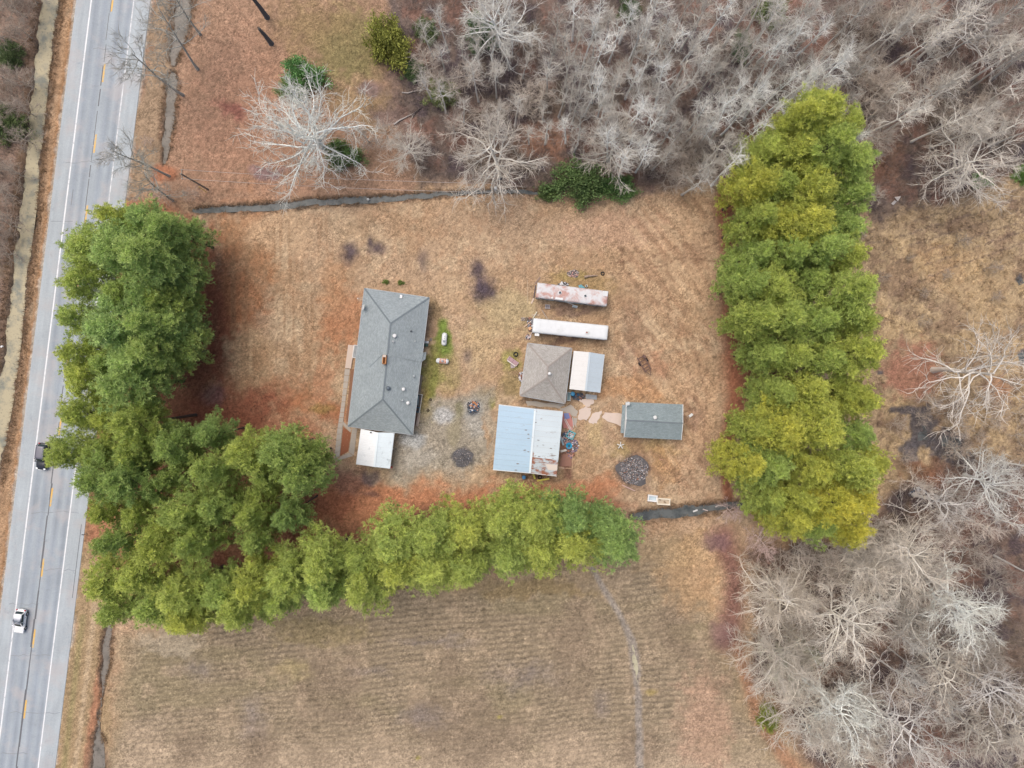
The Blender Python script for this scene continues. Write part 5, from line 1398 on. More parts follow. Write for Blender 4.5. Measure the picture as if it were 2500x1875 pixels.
# ---------------------------------------------------------------- vehicles
def car(label, paint, at, heading, L, W, H, hatch):
    """x forward; lofted body, glass house, roof, wheels and lights as parts"""
    o = thing('white_hatchback' if hatch else 'black_suv', label, 'car', at, heading)
    def loft(sections, name, mat, smooth=True):
        m = MB(); n = len(sections[0]); vs_ = [v for s_ in sections for v in s_]
        fs = []
        for i in range(len(sections) - 1):
            for k in range(n): fs.append((i * n + k, i * n + (k + 1) % n, (i + 1) * n + (k + 1) % n, (i + 1) * n + k))
        fs += [tuple(range(n - 1, -1, -1)), tuple((len(sections) - 1) * n + k for k in range(n))]
        m.add(vs_, fs, smooth); ob = m.build(name, mat, o)
        md = ob.modifiers.new('round', 'SUBSURF'); md.levels = md.render_levels = 2
        bw = ob.modifiers  # noqa
        return ob
    def sec(x, hw, z0, z1, tuck=.86):
        return [(x, -hw * tuck, z0), (x, -hw, z0 + .16), (x, -hw, (z0 + z1) / 2 + .05), (x, -hw * .93, z1), (x, 0, z1 + .04), (x, hw * .93, z1), (x, hw, (z0 + z1) / 2 + .05), (x, hw, z0 + .16), (x, hw * tuck, z0)]
    hw = W / 2; belt = H * .56; hood = H * (.54 if hatch else .58)
    a, f = -L / 2, L / 2
    body = loft([sec(a, hw * .78, .34, belt * .80), sec(a + .10, hw * .92, .26, belt * .97), sec(a + .7, hw, .22, belt), sec(0, hw, .2, belt), sec(f - 1.25, hw, .2, belt), sec(f - .85, hw * .99, .2, hood), sec(f - .28, hw * .93, .22, hood * .90), sec(f - .04, hw * .74, .3, hood * .70), sec(f, hw * .62, .36, hood * .6)], 'body', paint)
    # glass house
    r0, r1 = (a + .28 if hatch else a + .16), f - (1.30 if hatch else 1.45)
    gz0, gz1_ = belt - .04, H - .05
    def gsec(x, hwb, hwt, zt): return [(x, -hwb, gz0), (x, -(hwb + hwt) / 2, (gz0 + zt) / 2), (x, -hwt, zt), (x, 0, zt + .02), (x, hwt, zt), (x, (hwb + hwt) / 2, (gz0 + zt) / 2), (x, hwb, gz0)]
    loft([gsec(r0, hw * .84, hw * .80, gz0 + .05), gsec(r0 + .34, hw * .93, hw * .74, gz1_ - .04), gsec(0, hw * .94, hw * .77, gz1_), gsec(r1 - .62, hw * .93, hw * .74, gz1_ - .03), gsec(r1 + .16, hw * .86, hw * .78, gz0 + .04)], 'window_glass', M('car_glass', (0.012, 0.03, 0.032), .05, var=.05, spec=.7))
    # roof panel and pillars
    m = MB(); rx0, rx1 = r0 + .26, r1 - .56
    ring = []
    for x, hh in ((rx0, hw * .73), (rx0 + .25, hw * .79), (0, hw * .81), (rx1 - .3, hw * .79), (rx1, hw * .72)):
        for y in (-1, -.6, 0, .6, 1): ring.append((x, y * hh, gz1_ + .045 - .045 * y * y - (.03 if x in (rx0, rx1) else 0)))
    fs = [(i * 5 + k, (i + 1) * 5 + k, (i + 1) * 5 + k + 1, i * 5 + k + 1) for i in range(4) for k in range(4)]
    m.add(ring, fs, True); ro = m.build('roof', paint if hatch else M('suv_roof', alb((112, 112, 122)), .3, var=.1, spec=.6), o)
    ro.modifiers.new('thickness', 'SOLIDIFY').thickness = .05
    for s_ in (-1, 1):
        for xa, xb, zt in ((r0 + .02, r0 + .34, gz1_ - .02), (r1 + .12, r1 - .6, gz1_ - .02), (.0, -.05, gz1_)):
            MB().beam((xa, s_ * hw * .90, gz0 + .04), (xb, s_ * hw * .765, zt), .10, .06).build('pillar', paint, o)
        if not hatch: MB().tube([(rx0 + .2, s_ * hw * .70, gz1_ + .08), (rx1 - .2, s_ * hw * .70, gz1_ + .08)], .022, 6).build('roof_rail', M('chrome_rail', (.6, .62, .64), .25, metal=.8), o)
        MB().box((r1 + .02, s_ * (hw + .09), belt + .08), (.12, .2, .14)).build('mirror', black_m if not hatch else paint, o)
        MB().box((f - .24, s_ * hw * .70, hood * .80), (.26, .34, .13), -s_ * .5).build('headlight', M('lamp_glass', (.75, .78, .8), .1), o)
        MB().box((a + .10, s_ * hw * .80, belt * .88), (.14, .2, .26)).build('tail_light', M('red_lamp', (.45, .02, .03), .2), o)
        for xd in (-.75, .25): MB().box((xd, s_ * (hw + .005), belt - .12), (.2, .04, .05)).build('door_handle', M('chrome_rail', (.6, .62, .64), .25, metal=.8), o)
        for xw in (a + .82, f - .86):
            m = MB(); m.lathe([(.19, -.1), (.30, -.11), (.335, -.07), (.335, .07), (.30, .11), (.19, .1)], 18)
            m.v = [(x + xw, z_ + s_ * (hw - .06), y + .33) for x, y, z_ in m.v]; ty = m.build('wheel', black_m, o)
            m = MB(); m.lathe([(0.001, .07), (.06, .075), (.14, .05), (.2, .085), (.21, -.05), (.001, -.05)], 14)
            m.v = [(x + xw, s_ * z_ + s_ * (hw - .04), y + .33) for x, y, z_ in m.v]; m.build('rim', M('alloy', (.55, .57, .6), .3, metal=.7), ty)
    MB().box((f - .02, 0, .42), (.08, W * .6, .16)).build('front_grille', dark_m, o)
    MB().tube([(f - .32, -hw * .92, hood * .74), (f - .03, -hw * .6, hood * .72), (f + .03, 0, hood * .72), (f - .03, hw * .6, hood * .72), (f - .32, hw * .92, hood * .74)], .035, 6).build('bumper_strip', white_tr if hatch else M('bumper_silver', (.7, .72, .74), .25, metal=.5), o)
    MB().box((a - .01, 0, .5), (.04, .5, .12)).build('number_plate', white_tr, o)
    return o
v0 = P(111, 1113, .07); v1 = P(98.6, 1213, .07); hd = math.atan2(v1.y - v0.y, v1.x - v0.x)
car('black SUV driving down the road beside the pine grove', M('black_paint', (0.012, 0.014, 0.018), .15, var=.1, spec=.7), v0, hd, 4.65, 1.86, 1.74, False)
v0 = P(55.5, 1513, .07)
car('white hatchback on the road at the lower left', M('white_car_paint', (0.80, 0.81, 0.82), .2, var=.03, spec=.6), v0, hd, 4.15, 1.76, 1.5, True)

# ---------------------------------------------------------------- gas tanks
def tank(label, px, py, rot, dome, extra=None):
    o = thing('propane_tank', label, 'gas tank', on(px, py), rot, 'propane tanks on the green strip')
    r, L = .46, 2.25
    prof = [(-L / 2, .001), (-L / 2 + .05, r * .45), (-L / 2 + .16, r * .8), (-L / 2 + .34, r), (L / 2 - .34, r), (L / 2 - .16, r * .8), (L / 2 - .05, r * .45), (L / 2, .001)]
    m = MB(); m.tube([(x, 0, .62) for x, _ in prof], [q for _, q in prof], 16, False)
    m.build('vessel', M('tank_white', alb((232, 236, 238)), .45, var=.08), o)
    for x in (-.65, .65):
        MB().box((x, 0, .12), (.12, .7, .3)).build('foot', steel_m, o)
    m = MB(); m.lathe([(.2, 0), (.2, .14), (.15, .2), (.001, .22)], 12, (dome, 0, 1.04)); m.build('lid_dome', M('tank_lid', alb((170, 176, 182)) if extra is None else alb((196, 92, 60)), .6, var=.3), o)
    m = MB(); m.lathe([(.06, 0), (.06, .1), (.001, .12)], 8, (dome - .45, 0, 1.05)); m.build('valve', steel_m, o)
    m = MB(); m.lathe([(.05, 0), (.05, .08), (.001, .1)], 8, (dome - .75, .05, 1.04)); m.build('gauge', black_m, o)
    if extra:
        for x, w in ((.05, .5), (-.35, .22), (.5, .3)):
            m = MB(); ar = [math.radians(20 + 14 * j) for j in range(11)]; rv = [(xx, (r + .006) * math.cos(t_), .62 + (r + .006) * math.sin(t_)) for xx in (x - w / 2, x + w / 2) for t_ in ar]; m.add(rv, [(j, 11 + j, 12 + j, j + 1) for j in range(10)], True)
            m.build('rust_band', extra, o)
tank('white propane tank lying along the green strip, upper of two', 1085.6, 828.4, math.pi / 2 - .08 + math.pi, .35)
tank('white propane tank with orange rust across its middle, lower of two', 1081, 881.5, -.09, .05, rust_mat('tank_rust', alb((228, 210, 196)), alb((206, 120, 76)), .5, 2.0, .8))

# ---------------------------------------------------------------- poles and wires
pole_m = M('pole_wood', alb((150, 142, 132)), .9, var=.3, scale=3)
def pole(label, px, py, h, transformer):
    b_ = P(px, py, h); b_.z = gz1(b_) - .1
    o = thing('utility_pole', label, 'utility pole', b_, .05)
    MB().tube([(0, 0, 0), (0, 0, h + .1)], [.17, .11], 9).build('pole', pole_m, o)
    MB().beam((0, -.8, h - .3), (0, .8, h - .3), .1, .12).build('crossarm', pole_m, o)
    for y in (-.7, 0, .7): m = MB(); m.lathe([(.04, 0), (.06, .05), (.03, .16), (.001, .17)], 7, (0, y, h - .24)); m.build('insulator', white_tr, o)
    if transformer:
        m = MB(); m.lathe([(.001, 0), (.28, .02), (.30, .1), (.30, .8), (.24, .9), (.001, .93)], 12, (.42, .1, h - 1.4)); m.build('transformer', M('transformer_grey', alb((214, 218, 220)), .5), o)
    return Vector((b_.x, b_.y, b_.z + h - .1))
p1 = pole('wooden utility pole with white transformer among the limbs of broad tree', 1203, 458, 9.5, True)
p0 = pole('wooden utility pole at the roadside above the pines', 441, 424, 9.5, False)
for i, dy in enumerate((-.7, .7)):
    pts = [p0.lerp(p1, t) + Vector((0, dy, -1.2 * (1 - (2 * t - 1) ** 2))) for t in [k / 16 for k in range(17)]]
    m = MB(); m.tube(pts, .022, 4, False); solo(m, 'power_line', M('wire_metal', alb((196, 192, 190)), .4), ('southern' if i == 0 else 'northern') + ' of two thin power lines strung above the northern ditch', 'wire', 'power lines between the poles')
m = MB(); g0 = P(441, 424, 8); g1 = on(505, 470, .1); m.tube([g0, g1], .012, 4); gw = thing('guy_wire', 'guy wire with yellow sleeve anchored right of the roadside utility pole', 'guy wire', g1)
m.build('wire', galv_m, gw, g1); q = g1.lerp(g0, .32); MB().tube([g1, q], .05, 6).build('yellow_sleeve', M('yellow_plastic', alb((226, 210, 60)), .5), gw, g1)

# ---------------------------------------------------------------- fires and heaps
char_m = M('charred_wood', alb((52, 52, 56)), .95, var=.5, scale=4)
def heap(name, label, cat, px, py, rx, ry, h, cols, n_big, n_small, seed, size=(.12, .34)):
    """a low mound of ash with burnt pieces on it; larger pieces are parts, the small rest is one part"""
    r = random.Random(seed); b_ = on(px, py)
    o = thing(name, label, cat, b_)
    m = MB(); rings, seg = 7, 22
    vs_ = []
    for i in range(rings + 1):
        t = i / rings
        for k in range(seg):
            a = 6.2832 * k / seg; q = t * (1 + .16 * math.sin(3 * a + seed) + .1 * math.sin(5 * a))
            vs_.append((rx * q * math.cos(a), ry * q * math.sin(a), h * (1 - t) ** .8 * r.uniform(.7, 1.15) - (.06 if i == rings else 0)))
    fs = [(i * seg + k, (i + 1) * seg + k, (i + 1) * seg + (k + 1) % seg, i * seg + (k + 1) % seg) for i in range(rings) for k in range(seg)]
    m.add(vs_, fs); m.build('ash_bed', M('ash', alb((98, 96, 98)), .95, var=.55, scale=1.1), o)
    mats = [M('scrap_%s' % c[0], alb(c[1]), .8, var=.25, scale=4) for c in cols]
    def piece(mb_, s_):
        a, q = r.uniform(0, 6.28), math.sqrt(r.random()) * .92
        p_ = Vector((rx * q * math.cos(a), ry * q * math.sin(a), h * (1 - q) ** .8 + s_ * .15))
        mb_.box(p_, (s_ * r.uniform(.6, 1.6), s_ * r.uniform(.4, 1.0), s_ * r.uniform(.15, .5)), r.uniform(0, 3), r.uniform(-.5, .5), r.uniform(-.5, .5), r.uniform(.7, 1))
    w = [c[2] for c in cols]
    for k in range(n_big):
        mb_ = MB(); piece(mb_, r.uniform(size[1] * .9, size[1] * 1.8)); mb_.build('debris_piece', r.choices(mats, w)[0], o)
    for mt, wt in zip(mats, w):
        mb_ = MB()
        for k in range(int(n_small * wt)): piece(mb_, r.uniform(*size))
        mb_.build('small_debris', mt, o, kind='stuff')
    return o
heap('burn_pile', 'big black burn pile strewn with pale rubble below the grey shed', 'burn pile', 1546.6, 1149, 2.75, 2.6, .5, [('black', (66, 68, 74), .26), ('grey', (140, 140, 146), .34), ('pale', (196, 182, 174), .26), ('white', (230, 230, 234), .06), ('brown', (150, 104, 84), .10)], 14, 1300, 5, (.04, .16))
heap('trash_pile', 'small heap of white, blue and orange trash on the gravel', 'trash heap', 1156, 993, 1.05, 1.15, .4, [('white', (232, 234, 236), .34), ('orange', (204, 140, 96), .2), ('blue', (44, 84, 116), .26), ('black', (58, 60, 66), .2)], 18, 130, 6, (.08, .24))
heap('burn_pile', 'smaller grey-black ring of ash on the gravel behind the carport', 'burn pile', 1130, 1117, 1.75, 1.7, .16, [('black', (70, 72, 78), .5), ('grey', (134, 134, 138), .36), ('pale', (196, 184, 176), .14)], 6, 320, 7, (.04, .14))
heap('rubble_pile', 'dump of white and blue scrap in brush right of the pines', 'rubble heap', 2238, 1202, 1.6, .9, .25, [('white', (232, 234, 236), .5), ('blue', (120, 140, 156), .3), ('black', (58, 60, 66), .2)], 14, 60, 9, (.1, .3))
heap('rubble_pile', 'line of pinkish rubble on grass above the rusty mobile home', 'rubble heap', 1400, 668, 1.1, .7, .12, [('pale', (214, 200, 190), .6), ('pink', (190, 150, 142), .4)], 14, 60, 11, (.06, .2))
heap('rubble_pile', 'white and red rubbish against the west wall of the cottage', 'rubble heap', 1274, 920, .55, 1.0, .3, [('white', (232, 234, 236), .6), ('red', (176, 104, 88), .3), ('brown', (150, 100, 76), .1)], 12, 40, 12, (.1, .26))
heap('rubble_pile', 'rubbish of boards and grey scrap at the west end of white mobile home', 'rubble heap', 1296, 792, .7, 1.3, .3, [('grey', (150, 150, 154), .4), ('white', (232, 234, 236), .3), ('brown', (150, 100, 76), .3)], 12, 60, 13, (.08, .28))
heap('rubble_pile', 'purple-brown rubbish lying along the east wall of the barn', 'rubble heap', 1392, 1098, .8, 1.9, .2, [('pink', (190, 150, 142), .3), ('violet', (128, 116, 140), .4), ('brown', (150, 100, 76), .3)], 16, 90, 14, (.08, .24))
heap('rubble_pile', 'dark clutter in the gap between the cottage and white shed', 'rubble heap', 1412, 968, 1.2, .6, .25, [('black', (58, 60, 66), .4), ('brown', (120, 86, 76), .4), ('blue', (60, 110, 150), .2)], 12, 60, 15, (.1, .28))

heap('rubble_pile', 'colourful junk packed between the red sheets and turquoise crate', 'rubble heap', 1386, 1066, 1.0, 1.1, .2, [('blue', (70, 130, 170), .25), ('white', (232, 234, 236), .25), ('pink', (206, 150, 142), .4), ('black', (58, 60, 66), .1)], 16, 70, 18, (.1, .28))
heap('rubble_pile', 'pale and violet junk right of the bright blue tub', 'rubble heap', 1402, 1088, .7, 1.2, .2, [('violet', (150, 140, 170), .4), ('white', (232, 234, 236), .3), ('brown', (120, 86, 76), .3)], 14, 60, 19, (.08, .24))
# ---------------------------------------------------------------- broken slabs of the path between the sheds
path = bpy.data.objects.new('broken_slab_path', None); COL.objects.link(path); path.location = P(1440, 1005); path['kind'] = 'structure'
Z4 = lambda x, y: (1180 + x / 5.53, 920 + y / 5.53)
def cracked(pts, z, m=pave_m):
    poly = []
    for i in range(len(pts)):
        a, b_ = pts[i], pts[(i + 1) % len(pts)]
        for t in (0, .35, .7): poly.append((a[0] + (b_[0] - a[0]) * t + rr_.uniform(-12, 12) * (t > 0), a[1] + (b_[1] - a[1]) * t + rr_.uniform(-12, 12) * (t > 0)))
    flat('concrete_slab', [Z4(*q) for q in poly], -.12, z, m, path)
cracked([(1275, 570), (1290, 450), (1380, 400), (1455, 425), (1455, 480), (1425, 540), (1400, 590)], .07)
cracked([(1415, 600), (1470, 500), (1600, 455), (1570, 560), (1535, 630), (1455, 625)], .09)
cracked([(1600, 545), (1640, 480), (1870, 500), (1855, 670), (1740, 620)], .06)
cracked([(1290, 315), (1380, 300), (1490, 310), (1475, 370), (1420, 405), (1350, 370)], .05)
cracked([(1030, 430), (1180, 375), (1275, 460), (1262, 530), (1220, 540), (1080, 465)], .05, conc_m)
cracked([(575, 325), (760, 340), (1000, 365), (1100, 385), (1020, 430), (850, 400), (590, 395)], .05, conc_m)
cracked([(1215, 560), (1265, 550), (1260, 690), (1215, 640)], .04, conc_m)

# ---------------------------------------------------------------- loose things
def plank(a, b_, w, lab, col, z=.06, name='plank', t=.05, z2=None, cat='plank', group=None):
    p_, q_ = P(*a, z), P(*b_, z if z2 is None else z2)
    m = MB(); m.beam(p_, q_, w, t); return solo(m, name, M('board_%d_%d_%d' % col, alb(col), .85, var=.2, scale=4), lab, cat, group)
def tub(name, label, cat, c, L, W, H, rot, col, inner, wall=.07, junk=None, rim=True):
    o = thing(name, label, cat, on(*c, -.02), rot); mt = M(name + '_%d_%d_%d' % col, alb(col), .5, var=.12)
    for s_ in (-1, 1):
        MB().box((0, s_ * (W / 2 - wall / 2), H / 2), (L, wall, H)).build('side_wall', mt, o)
        MB().box((s_ * (L / 2 - wall / 2), 0, H / 2), (wall, W - 2 * wall, H)).build('end_wall', mt, o)
    MB().box((0, 0, .08), (L - 2 * wall, W - 2 * wall, .1)).build('floor_panel', M('tub_inner_%d_%d_%d' % inner, alb(inner), .6, var=.3, scale=3), o)
    if rim:
        for s_ in (-1, 1): MB().box((0, s_ * W / 2, H + .015), (L + .1, .09, .05)).build('rim', mt, o)
    if junk:
        for k in range(junk): MB().box((rr_.uniform(-L * .38, L * .38), rr_.uniform(-W * .3, W * .3), .16), (rr_.uniform(.15, .35), rr_.uniform(.12, .3), .12), rr_.uniform(0, 3)).build('rubbish', M('tub_rubbish', alb((150, 132, 112)), .9, var=.5, scale=5), o)
    return o
tub('bathtub', 'white tub with pale blue inside above the southern ditch', 'tub', (1592, 1215.5), 1.6, 1.05, .5, -.12, (250, 250, 250), (206, 224, 234), .17)
tub('bathtub', 'cream tub holding rubbish, right of the blue-lined tub', 'tub', (1619, 1223.5), 2.25, 1.05, .5, -.07, (250, 240, 220), (206, 190, 168), .16, junk=4)
tub('plastic_crate', 'open turquoise crate east of the barn', 'crate', (1393, 1061), 1.25, 1.2, .6, -.45, (92, 190, 204), (176, 204, 206), .08, junk=2)
tub('old_freezer', 'open white appliance shell beside the southeast corner of cottage', 'appliance', (1388.5, 967.5), .6, 1.4, .5, -.1, (214, 222, 222), (120, 150, 156))
tub('wooden_bin', 'grey box with pale lid frame south of the rusty mobile home', 'box', (1336.5, 749), .8, .6, .4, -.05, (170, 164, 166), (140, 134, 138))
def drum(label, px, py, r, h, col, open_=True, name='plastic_drum', cat='barrel', rings=True):
    o = thing(name, label, cat, on(px, py, -.02)); mt = M('drum_%d_%d_%d' % col, alb(col), .45, var=.1)
    prof = [(r * .92, 0), (r, .04), (r, h * .33), (r * 1.03, h * .36), (r, h * .39), (r, h * .63), (r * 1.03, h * .66), (r, h * .69), (r, h)]
    prof += [(r * .88, h), (r * .86, h * .45), (.001, h * .45)] if open_ else [(r * .9, h + .01), (.001, h - .01)]
    MB().lathe(prof, 18).build('shell', mt, o)
    if open_: MB().lathe([(r * 1.05, h - .03), (r * 1.07, h), (r * 1.05, h + .03), (r * .86, h + .03), (r * .86, h - .03)], 18).build('rim', mt, o); MB().lathe([(.5 * r, h * .46), (.001, h * .5)], 12, (.1 * r, -.1 * r, 0)).build('sediment', M('drum_dark', alb((30, 84, 104)), .6), o)
    else: MB().lathe([(.05, h), (.05, h + .04), (.001, h + .05)], 8, (r * .5, 0, 0)).build('bung', black_m, o)
drum('bright blue open tub east of the barn, below the turquoise crate', 1388.5, 1087.5, .50, .55, (40, 176, 222), name='round_tub', cat='tub')
drum('blue drum under the south eave of the barn', 1279, 1164, .32, .85, (70, 140, 196), False)
drum('blue drum squeezed between cottage and white shed', 1397.5, 961, .36, .85, (40, 130, 176), False)
drum('white bucket just above the rusty mobile home', 1431.5, 698.5, .22, .4, (226, 216, 204), True, 'bucket', 'bucket')
def tyre(label, px, py, r=.36, z=0.0):
    o = thing('old_tyre', label, 'tyre', on(px, py, z))
    MB().lathe([(r * .58, .02), (r * .72, 0), (r * .95, .02), (r, .08), (r, .16), (r * .95, .22), (r * .72, .24), (r * .58, .22), (r * .62, .12), (r * .58, .02)], 18).build('tread', black_m, o)
    MB().lathe([(r * .62, .19), (r * .56, .22), (r * .54, .2)], 18).build('bead', M('rubber_grey', (.05, .05, .055), .8), o)
tyre('black tyre lying above the brown sofa', 1259, 865, .42); tyre('black tyre under the south eave of the barn', 1318, 1164.5, .40)
tyre('small black tyre ring on grass above the white mobile home', 1471, 668, .34)
tyre('dark tyre in the brush beside the white dumped scrap', 2195, 1211, .36)
# sofa
o = thing('old_sofa', 'faded pinkish brown sofa dumped west of the cottage', 'sofa', on(1252, 882), -.62)
sf = M('faded_cloth', alb((190, 166, 168)), .9, var=.15)
MB().box((0, 0, .2), (1.7, .8, .32)).build('base', sf, o); MB().box((0, -.42, .42), (1.7, .2, .6)).build('backrest', M('pale_cloth', alb((226, 214, 206)), .9), o)
for s_ in (-.42, .42): MB().box((s_, .05, .42), (.8, .66, .16)).build('seat_cushion', M('mauve_cloth', alb((176, 146, 152)), .9), o)
for s_ in (-.92, .92): MB().box((s_, 0, .36), (.16, .8, .5)).build('armrest', sf, o)
m = MB(); m.prism([(P(x, y, .1).x, P(x, y, .1).y) for x, y in ((1246, 889), (1254, 887), (1259, 891), (1256, 898), (1247, 899))], -.05, .1); solo(m, 'grey_board', M('grey_sheet', alb((180, 168, 168)), .9), 'flat grey board lying below the dumped sofa', 'board')
# sheets east of the barn
m = MB(); m.slab([P(1374, 1010, .5), P(1391, 1008, .35), P(1400, 1034, .25), P(1399, 1040, .2), P(1376, 1046, .3), P(1372, 1030, .4)], .04); solo(m, 'metal_sheet', M('faded_red_sheet', alb((196, 132, 124)), .7, var=.15), 'faded red sheet leaning at the east wall of the barn', 'sheet')
m = MB(); m.slab([P(1376, 1009, .56), P(1388, 1008.5, .44), P(1392, 1021, .40), P(1379, 1024, .50)], .03); solo(m, 'folded_tarp', M('blue_cloth', alb((124, 134, 178)), .9, var=.2), 'blue cloth lying on top of the faded red sheet', 'cloth')
m = MB(); m.slab([P(1374, 1030, .34), P(1382, 1028, .34), P(1399, 1046, .2), P(1397, 1051, .15), P(1384, 1046, .2)], .04); solo(m, 'metal_sheet', M('pink_sheet', alb((214, 160, 150)), .7, var=.12), 'pinkish sheet below the faded red one, east of the barn', 'sheet')
for i, (a, b_) in enumerate((((1377, 1023), (1392, 1050)), ((1380, 1022), (1395, 1049)), ((1398, 1018), (1400, 1044)))):
    plank(a, b_, .09, ['white pole lying left across the red sheets', 'white pole lying right across the red sheets', 'thin white pole at the outer edge of red sheet'][i], (232, 226, 222), .62 if i < 2 else .4, 'white_pole', .07, .4 if i < 2 else .3, 'pole')
plank((1368.5, 1066), (1376, 1087), .32, 'grey-blue plank leaning at the barn wall left of the blue tub', (158, 176, 184), .3, t=.06)
plank((1368.5, 1102), (1383, 1098.5), .36, 'short whitish box-like board below the bright blue tub', (220, 214, 206), .3, name='white_board', t=.2, cat='board')
m = MB(); m.slab([P(1372, 1112, .2), P(1395, 1104, .12), P(1396, 1138, .10), P(1365, 1139, .2)], .03); solo(m, 'brown_tarp', M('tarp_brown', alb((150, 112, 98)), .9, var=.25, scale=2), 'brown tarp spread at the southeast corner of the barn', 'tarp')
plank((1363, 1141), (1378, 1143), .16, 'pale board at the southeast corner of the barn', (214, 186, 164)); plank((1380, 1143), (1397, 1144.5), .10, 'thin tan pole edging the brown tarp on the south', (190, 160, 130), name='thin_pole', cat='pole'); plank((1397, 1108), (1398, 1143), .10, 'thin tan pole edging the brown tarp on the east', (190, 160, 130), name='thin_pole', cat='pole')
plank((1311, 1173.5), (1341, 1168.5), .28, 'long yellow beam below the south eave of the barn', (232, 216, 110), .14, 'yellow_beam', .28, cat='beam')
plank((1302, 1158), (1306, 1169), .30, 'short yellow stub left of the long yellow beam', (222, 214, 110), .14, 'yellow_beam', .28, cat='beam')
m = MB()
o = thing('sheet_pallet', 'pile of grey metal slats below the white shed', 'pallet', on(1444, 969))
for k in range(5): MB().beam(P(1430, 963 + k * 2.2, .12 + .02 * k), P(1457, 966 + k * 2.2, .12 + .02 * k), .13, .05).build('slat', M('grey_slat', alb((174, 180, 186)), .6), o, o.location)
for x in (1434, 1453): MB().beam(P(x, 962, .06), P(x - 1, 975, .06), .1, .08).build('bearer', wood_m, o, o.location)
# chair base, white scraps
o = thing('chair_base', 'white five-armed chair base upturned left of the big burn pile', 'chair base', on(1514.5, 1087), .3)
for k in range(5):
    a = k * 1.2566; MB().beam((0, 0, .3), (.62 * math.cos(a), .62 * math.sin(a), .22), .12, .07).build('arm', white_tr, o)
MB().lathe([(.12, .0), (.12, .36), (.001, .38)], 10).build('hub', white_tr, o)
o = thing('folding_chair', 'small white folded chair on the grass right of the grey shed', 'chair', on(1684.5, 1015), .7)
MB().box((0, 0, .16), (.42, .42, .05)).build('seat', white_tr, o); MB().box((.36, 0, .22), (.3, .42, .05), 0, 0, -.4).build('backrest', white_tr, o)
for s_ in (-.18, .18): MB().beam((-.45, s_, .02), (.25, s_, .14), .04, .04).build('leg', galv_m, o)
# planks and scrap round the mobile homes
plank((1319, 676), (1306, 693), .22, 'weathered plank off the northwest corner of the rusty mobile home', (150, 128, 116), .1)
plank((1303, 728), (1297, 741), .26, 'pale plank at the southwest corner of the rusty mobile home', (222, 200, 182), .1)
plank((1308, 696), (1303, 727), .16, 'dark board along the west wall of the rusty mobile home', (96, 86, 92), .1)
plank((1311, 761), (1301, 777), .14, 'pale plank leaning at northwest corner of the white mobile home', (228, 224, 206), .6, z2=.1)
plank((1298, 769), (1317, 769), .10, 'thin whitish stick lying above the white mobile home', (226, 206, 190), name='stick', cat='stick')
plank((1323, 757), (1337, 779), .12, 'grey pole leaning on the north wall of the white mobile home', (168, 156, 144), .1, z2=1.2, name='leaning_pole', cat='pole')
plank((1280, 798), (1298, 783), .14, 'pale plank sticking out west of the white mobile home', (224, 196, 168), .25)
plank((1299, 811), (1293, 822), .12, 'whitish plank at the southwest corner of the white mobile home', (220, 200, 196), .2)
plank((1288, 684), (1288, 740), .05, 'long thin pale wire lying west of the rusty mobile home', (206, 188, 164), .03, 'thin_rod', .03, cat='rod')
m = MB(); b_ = on(1293.5, 802, .25); m.box(b_, (.5, .45, .4), .5); m.box(b_ + Vector((0, 0, .22)), (.54, .49, .05), .5); solo(m, 'cardboard_box', M('tan_card', alb((226, 180, 140)), .9), 'tan cardboard box west of the white mobile home', 'box')
for k in range(5):
    x = 1274 + k * 4.6; b_ = on(x, 779, .14); m = MB(); o = thing('concrete_block', f'{["palest", "second", "third", "fourth", "last"][k]} block from left in the row west of white mobile home', 'block', (b_.x, b_.y, b_.z - .14), -.08 + .1 * (k % 2), 'row of concrete blocks')
    for y in (-.24, 0, .24): MB().box((0, y, .1), (.2, .05, .2)).build('web', M('block_%d' % (k > 1), alb((214, 204, 204) if k < 2 else (150, 138, 134)), .9, var=.2), o)
    for x_ in (-.09, .09): MB().box((x_, 0, .1), (.04, .58, .2)).build('face_shell', M('block_%d' % (k > 1), alb((214, 204, 204) if k < 2 else (150, 138, 134)), .9, var=.2), o)
heap('rubble_pile', 'pale torn cloth scraps southwest of the white mobile home', 'rubble heap', 1289, 823, .5, .5, .15, [('white', (232, 234, 236), .5), ('pink', (190, 150, 142), .5)], 8, 20, 16, (.1, .22))
m = MB(); m.slab([P(1412, 697, .3), P(1419, 694.5, .5), P(1429, 703, .3), P(1414, 703, .5)], .03); solo(m, 'teal_tarp', M('teal_plastic', alb((110, 170, 184)), .6, var=.2), 'teal tarp scrap at north wall of the rusty mobile home', 'tarp')
heap('rubble_pile', 'white bags at the north wall of the rusty mobile home', 'rubble heap', 1376, 694, 1.0, .35, .3, [('white', (232, 234, 236), .7), ('black', (58, 60, 66), .3)], 7, 20, 17, (.1, .26))
log((1428, 676), (1458, 674), .24, 'grey weathered log above the rusty mobile home', M('weathered_log', alb((160, 140, 126)), .95, var=.3), False)
o = thing('fallen_awning', 'white window awning hanging from the south wall of rusty mobile home', 'awning', on(1395, 746))
MB().beam(P(1378, 736, 1.6), P(1410, 748, 1.0), .06, .06).build('rail', white_tr, o, o.location); MB().slab([P(1399, 744, 1.0), P(1410, 747, 1.0), P(1408, 752, .6), P(1397, 750, .6)], .03).build('panel', M('awning_grey', alb((176, 190, 196)), .5), o, o.location)
for a, b2_ in (((1399, 744), (1397, 750)), ((1410, 747), (1408, 752))): MB().beam(P(*a, 1.02), P(*b2_, .62), .06, .05).build('frame_bar', white_tr, o, o.location)
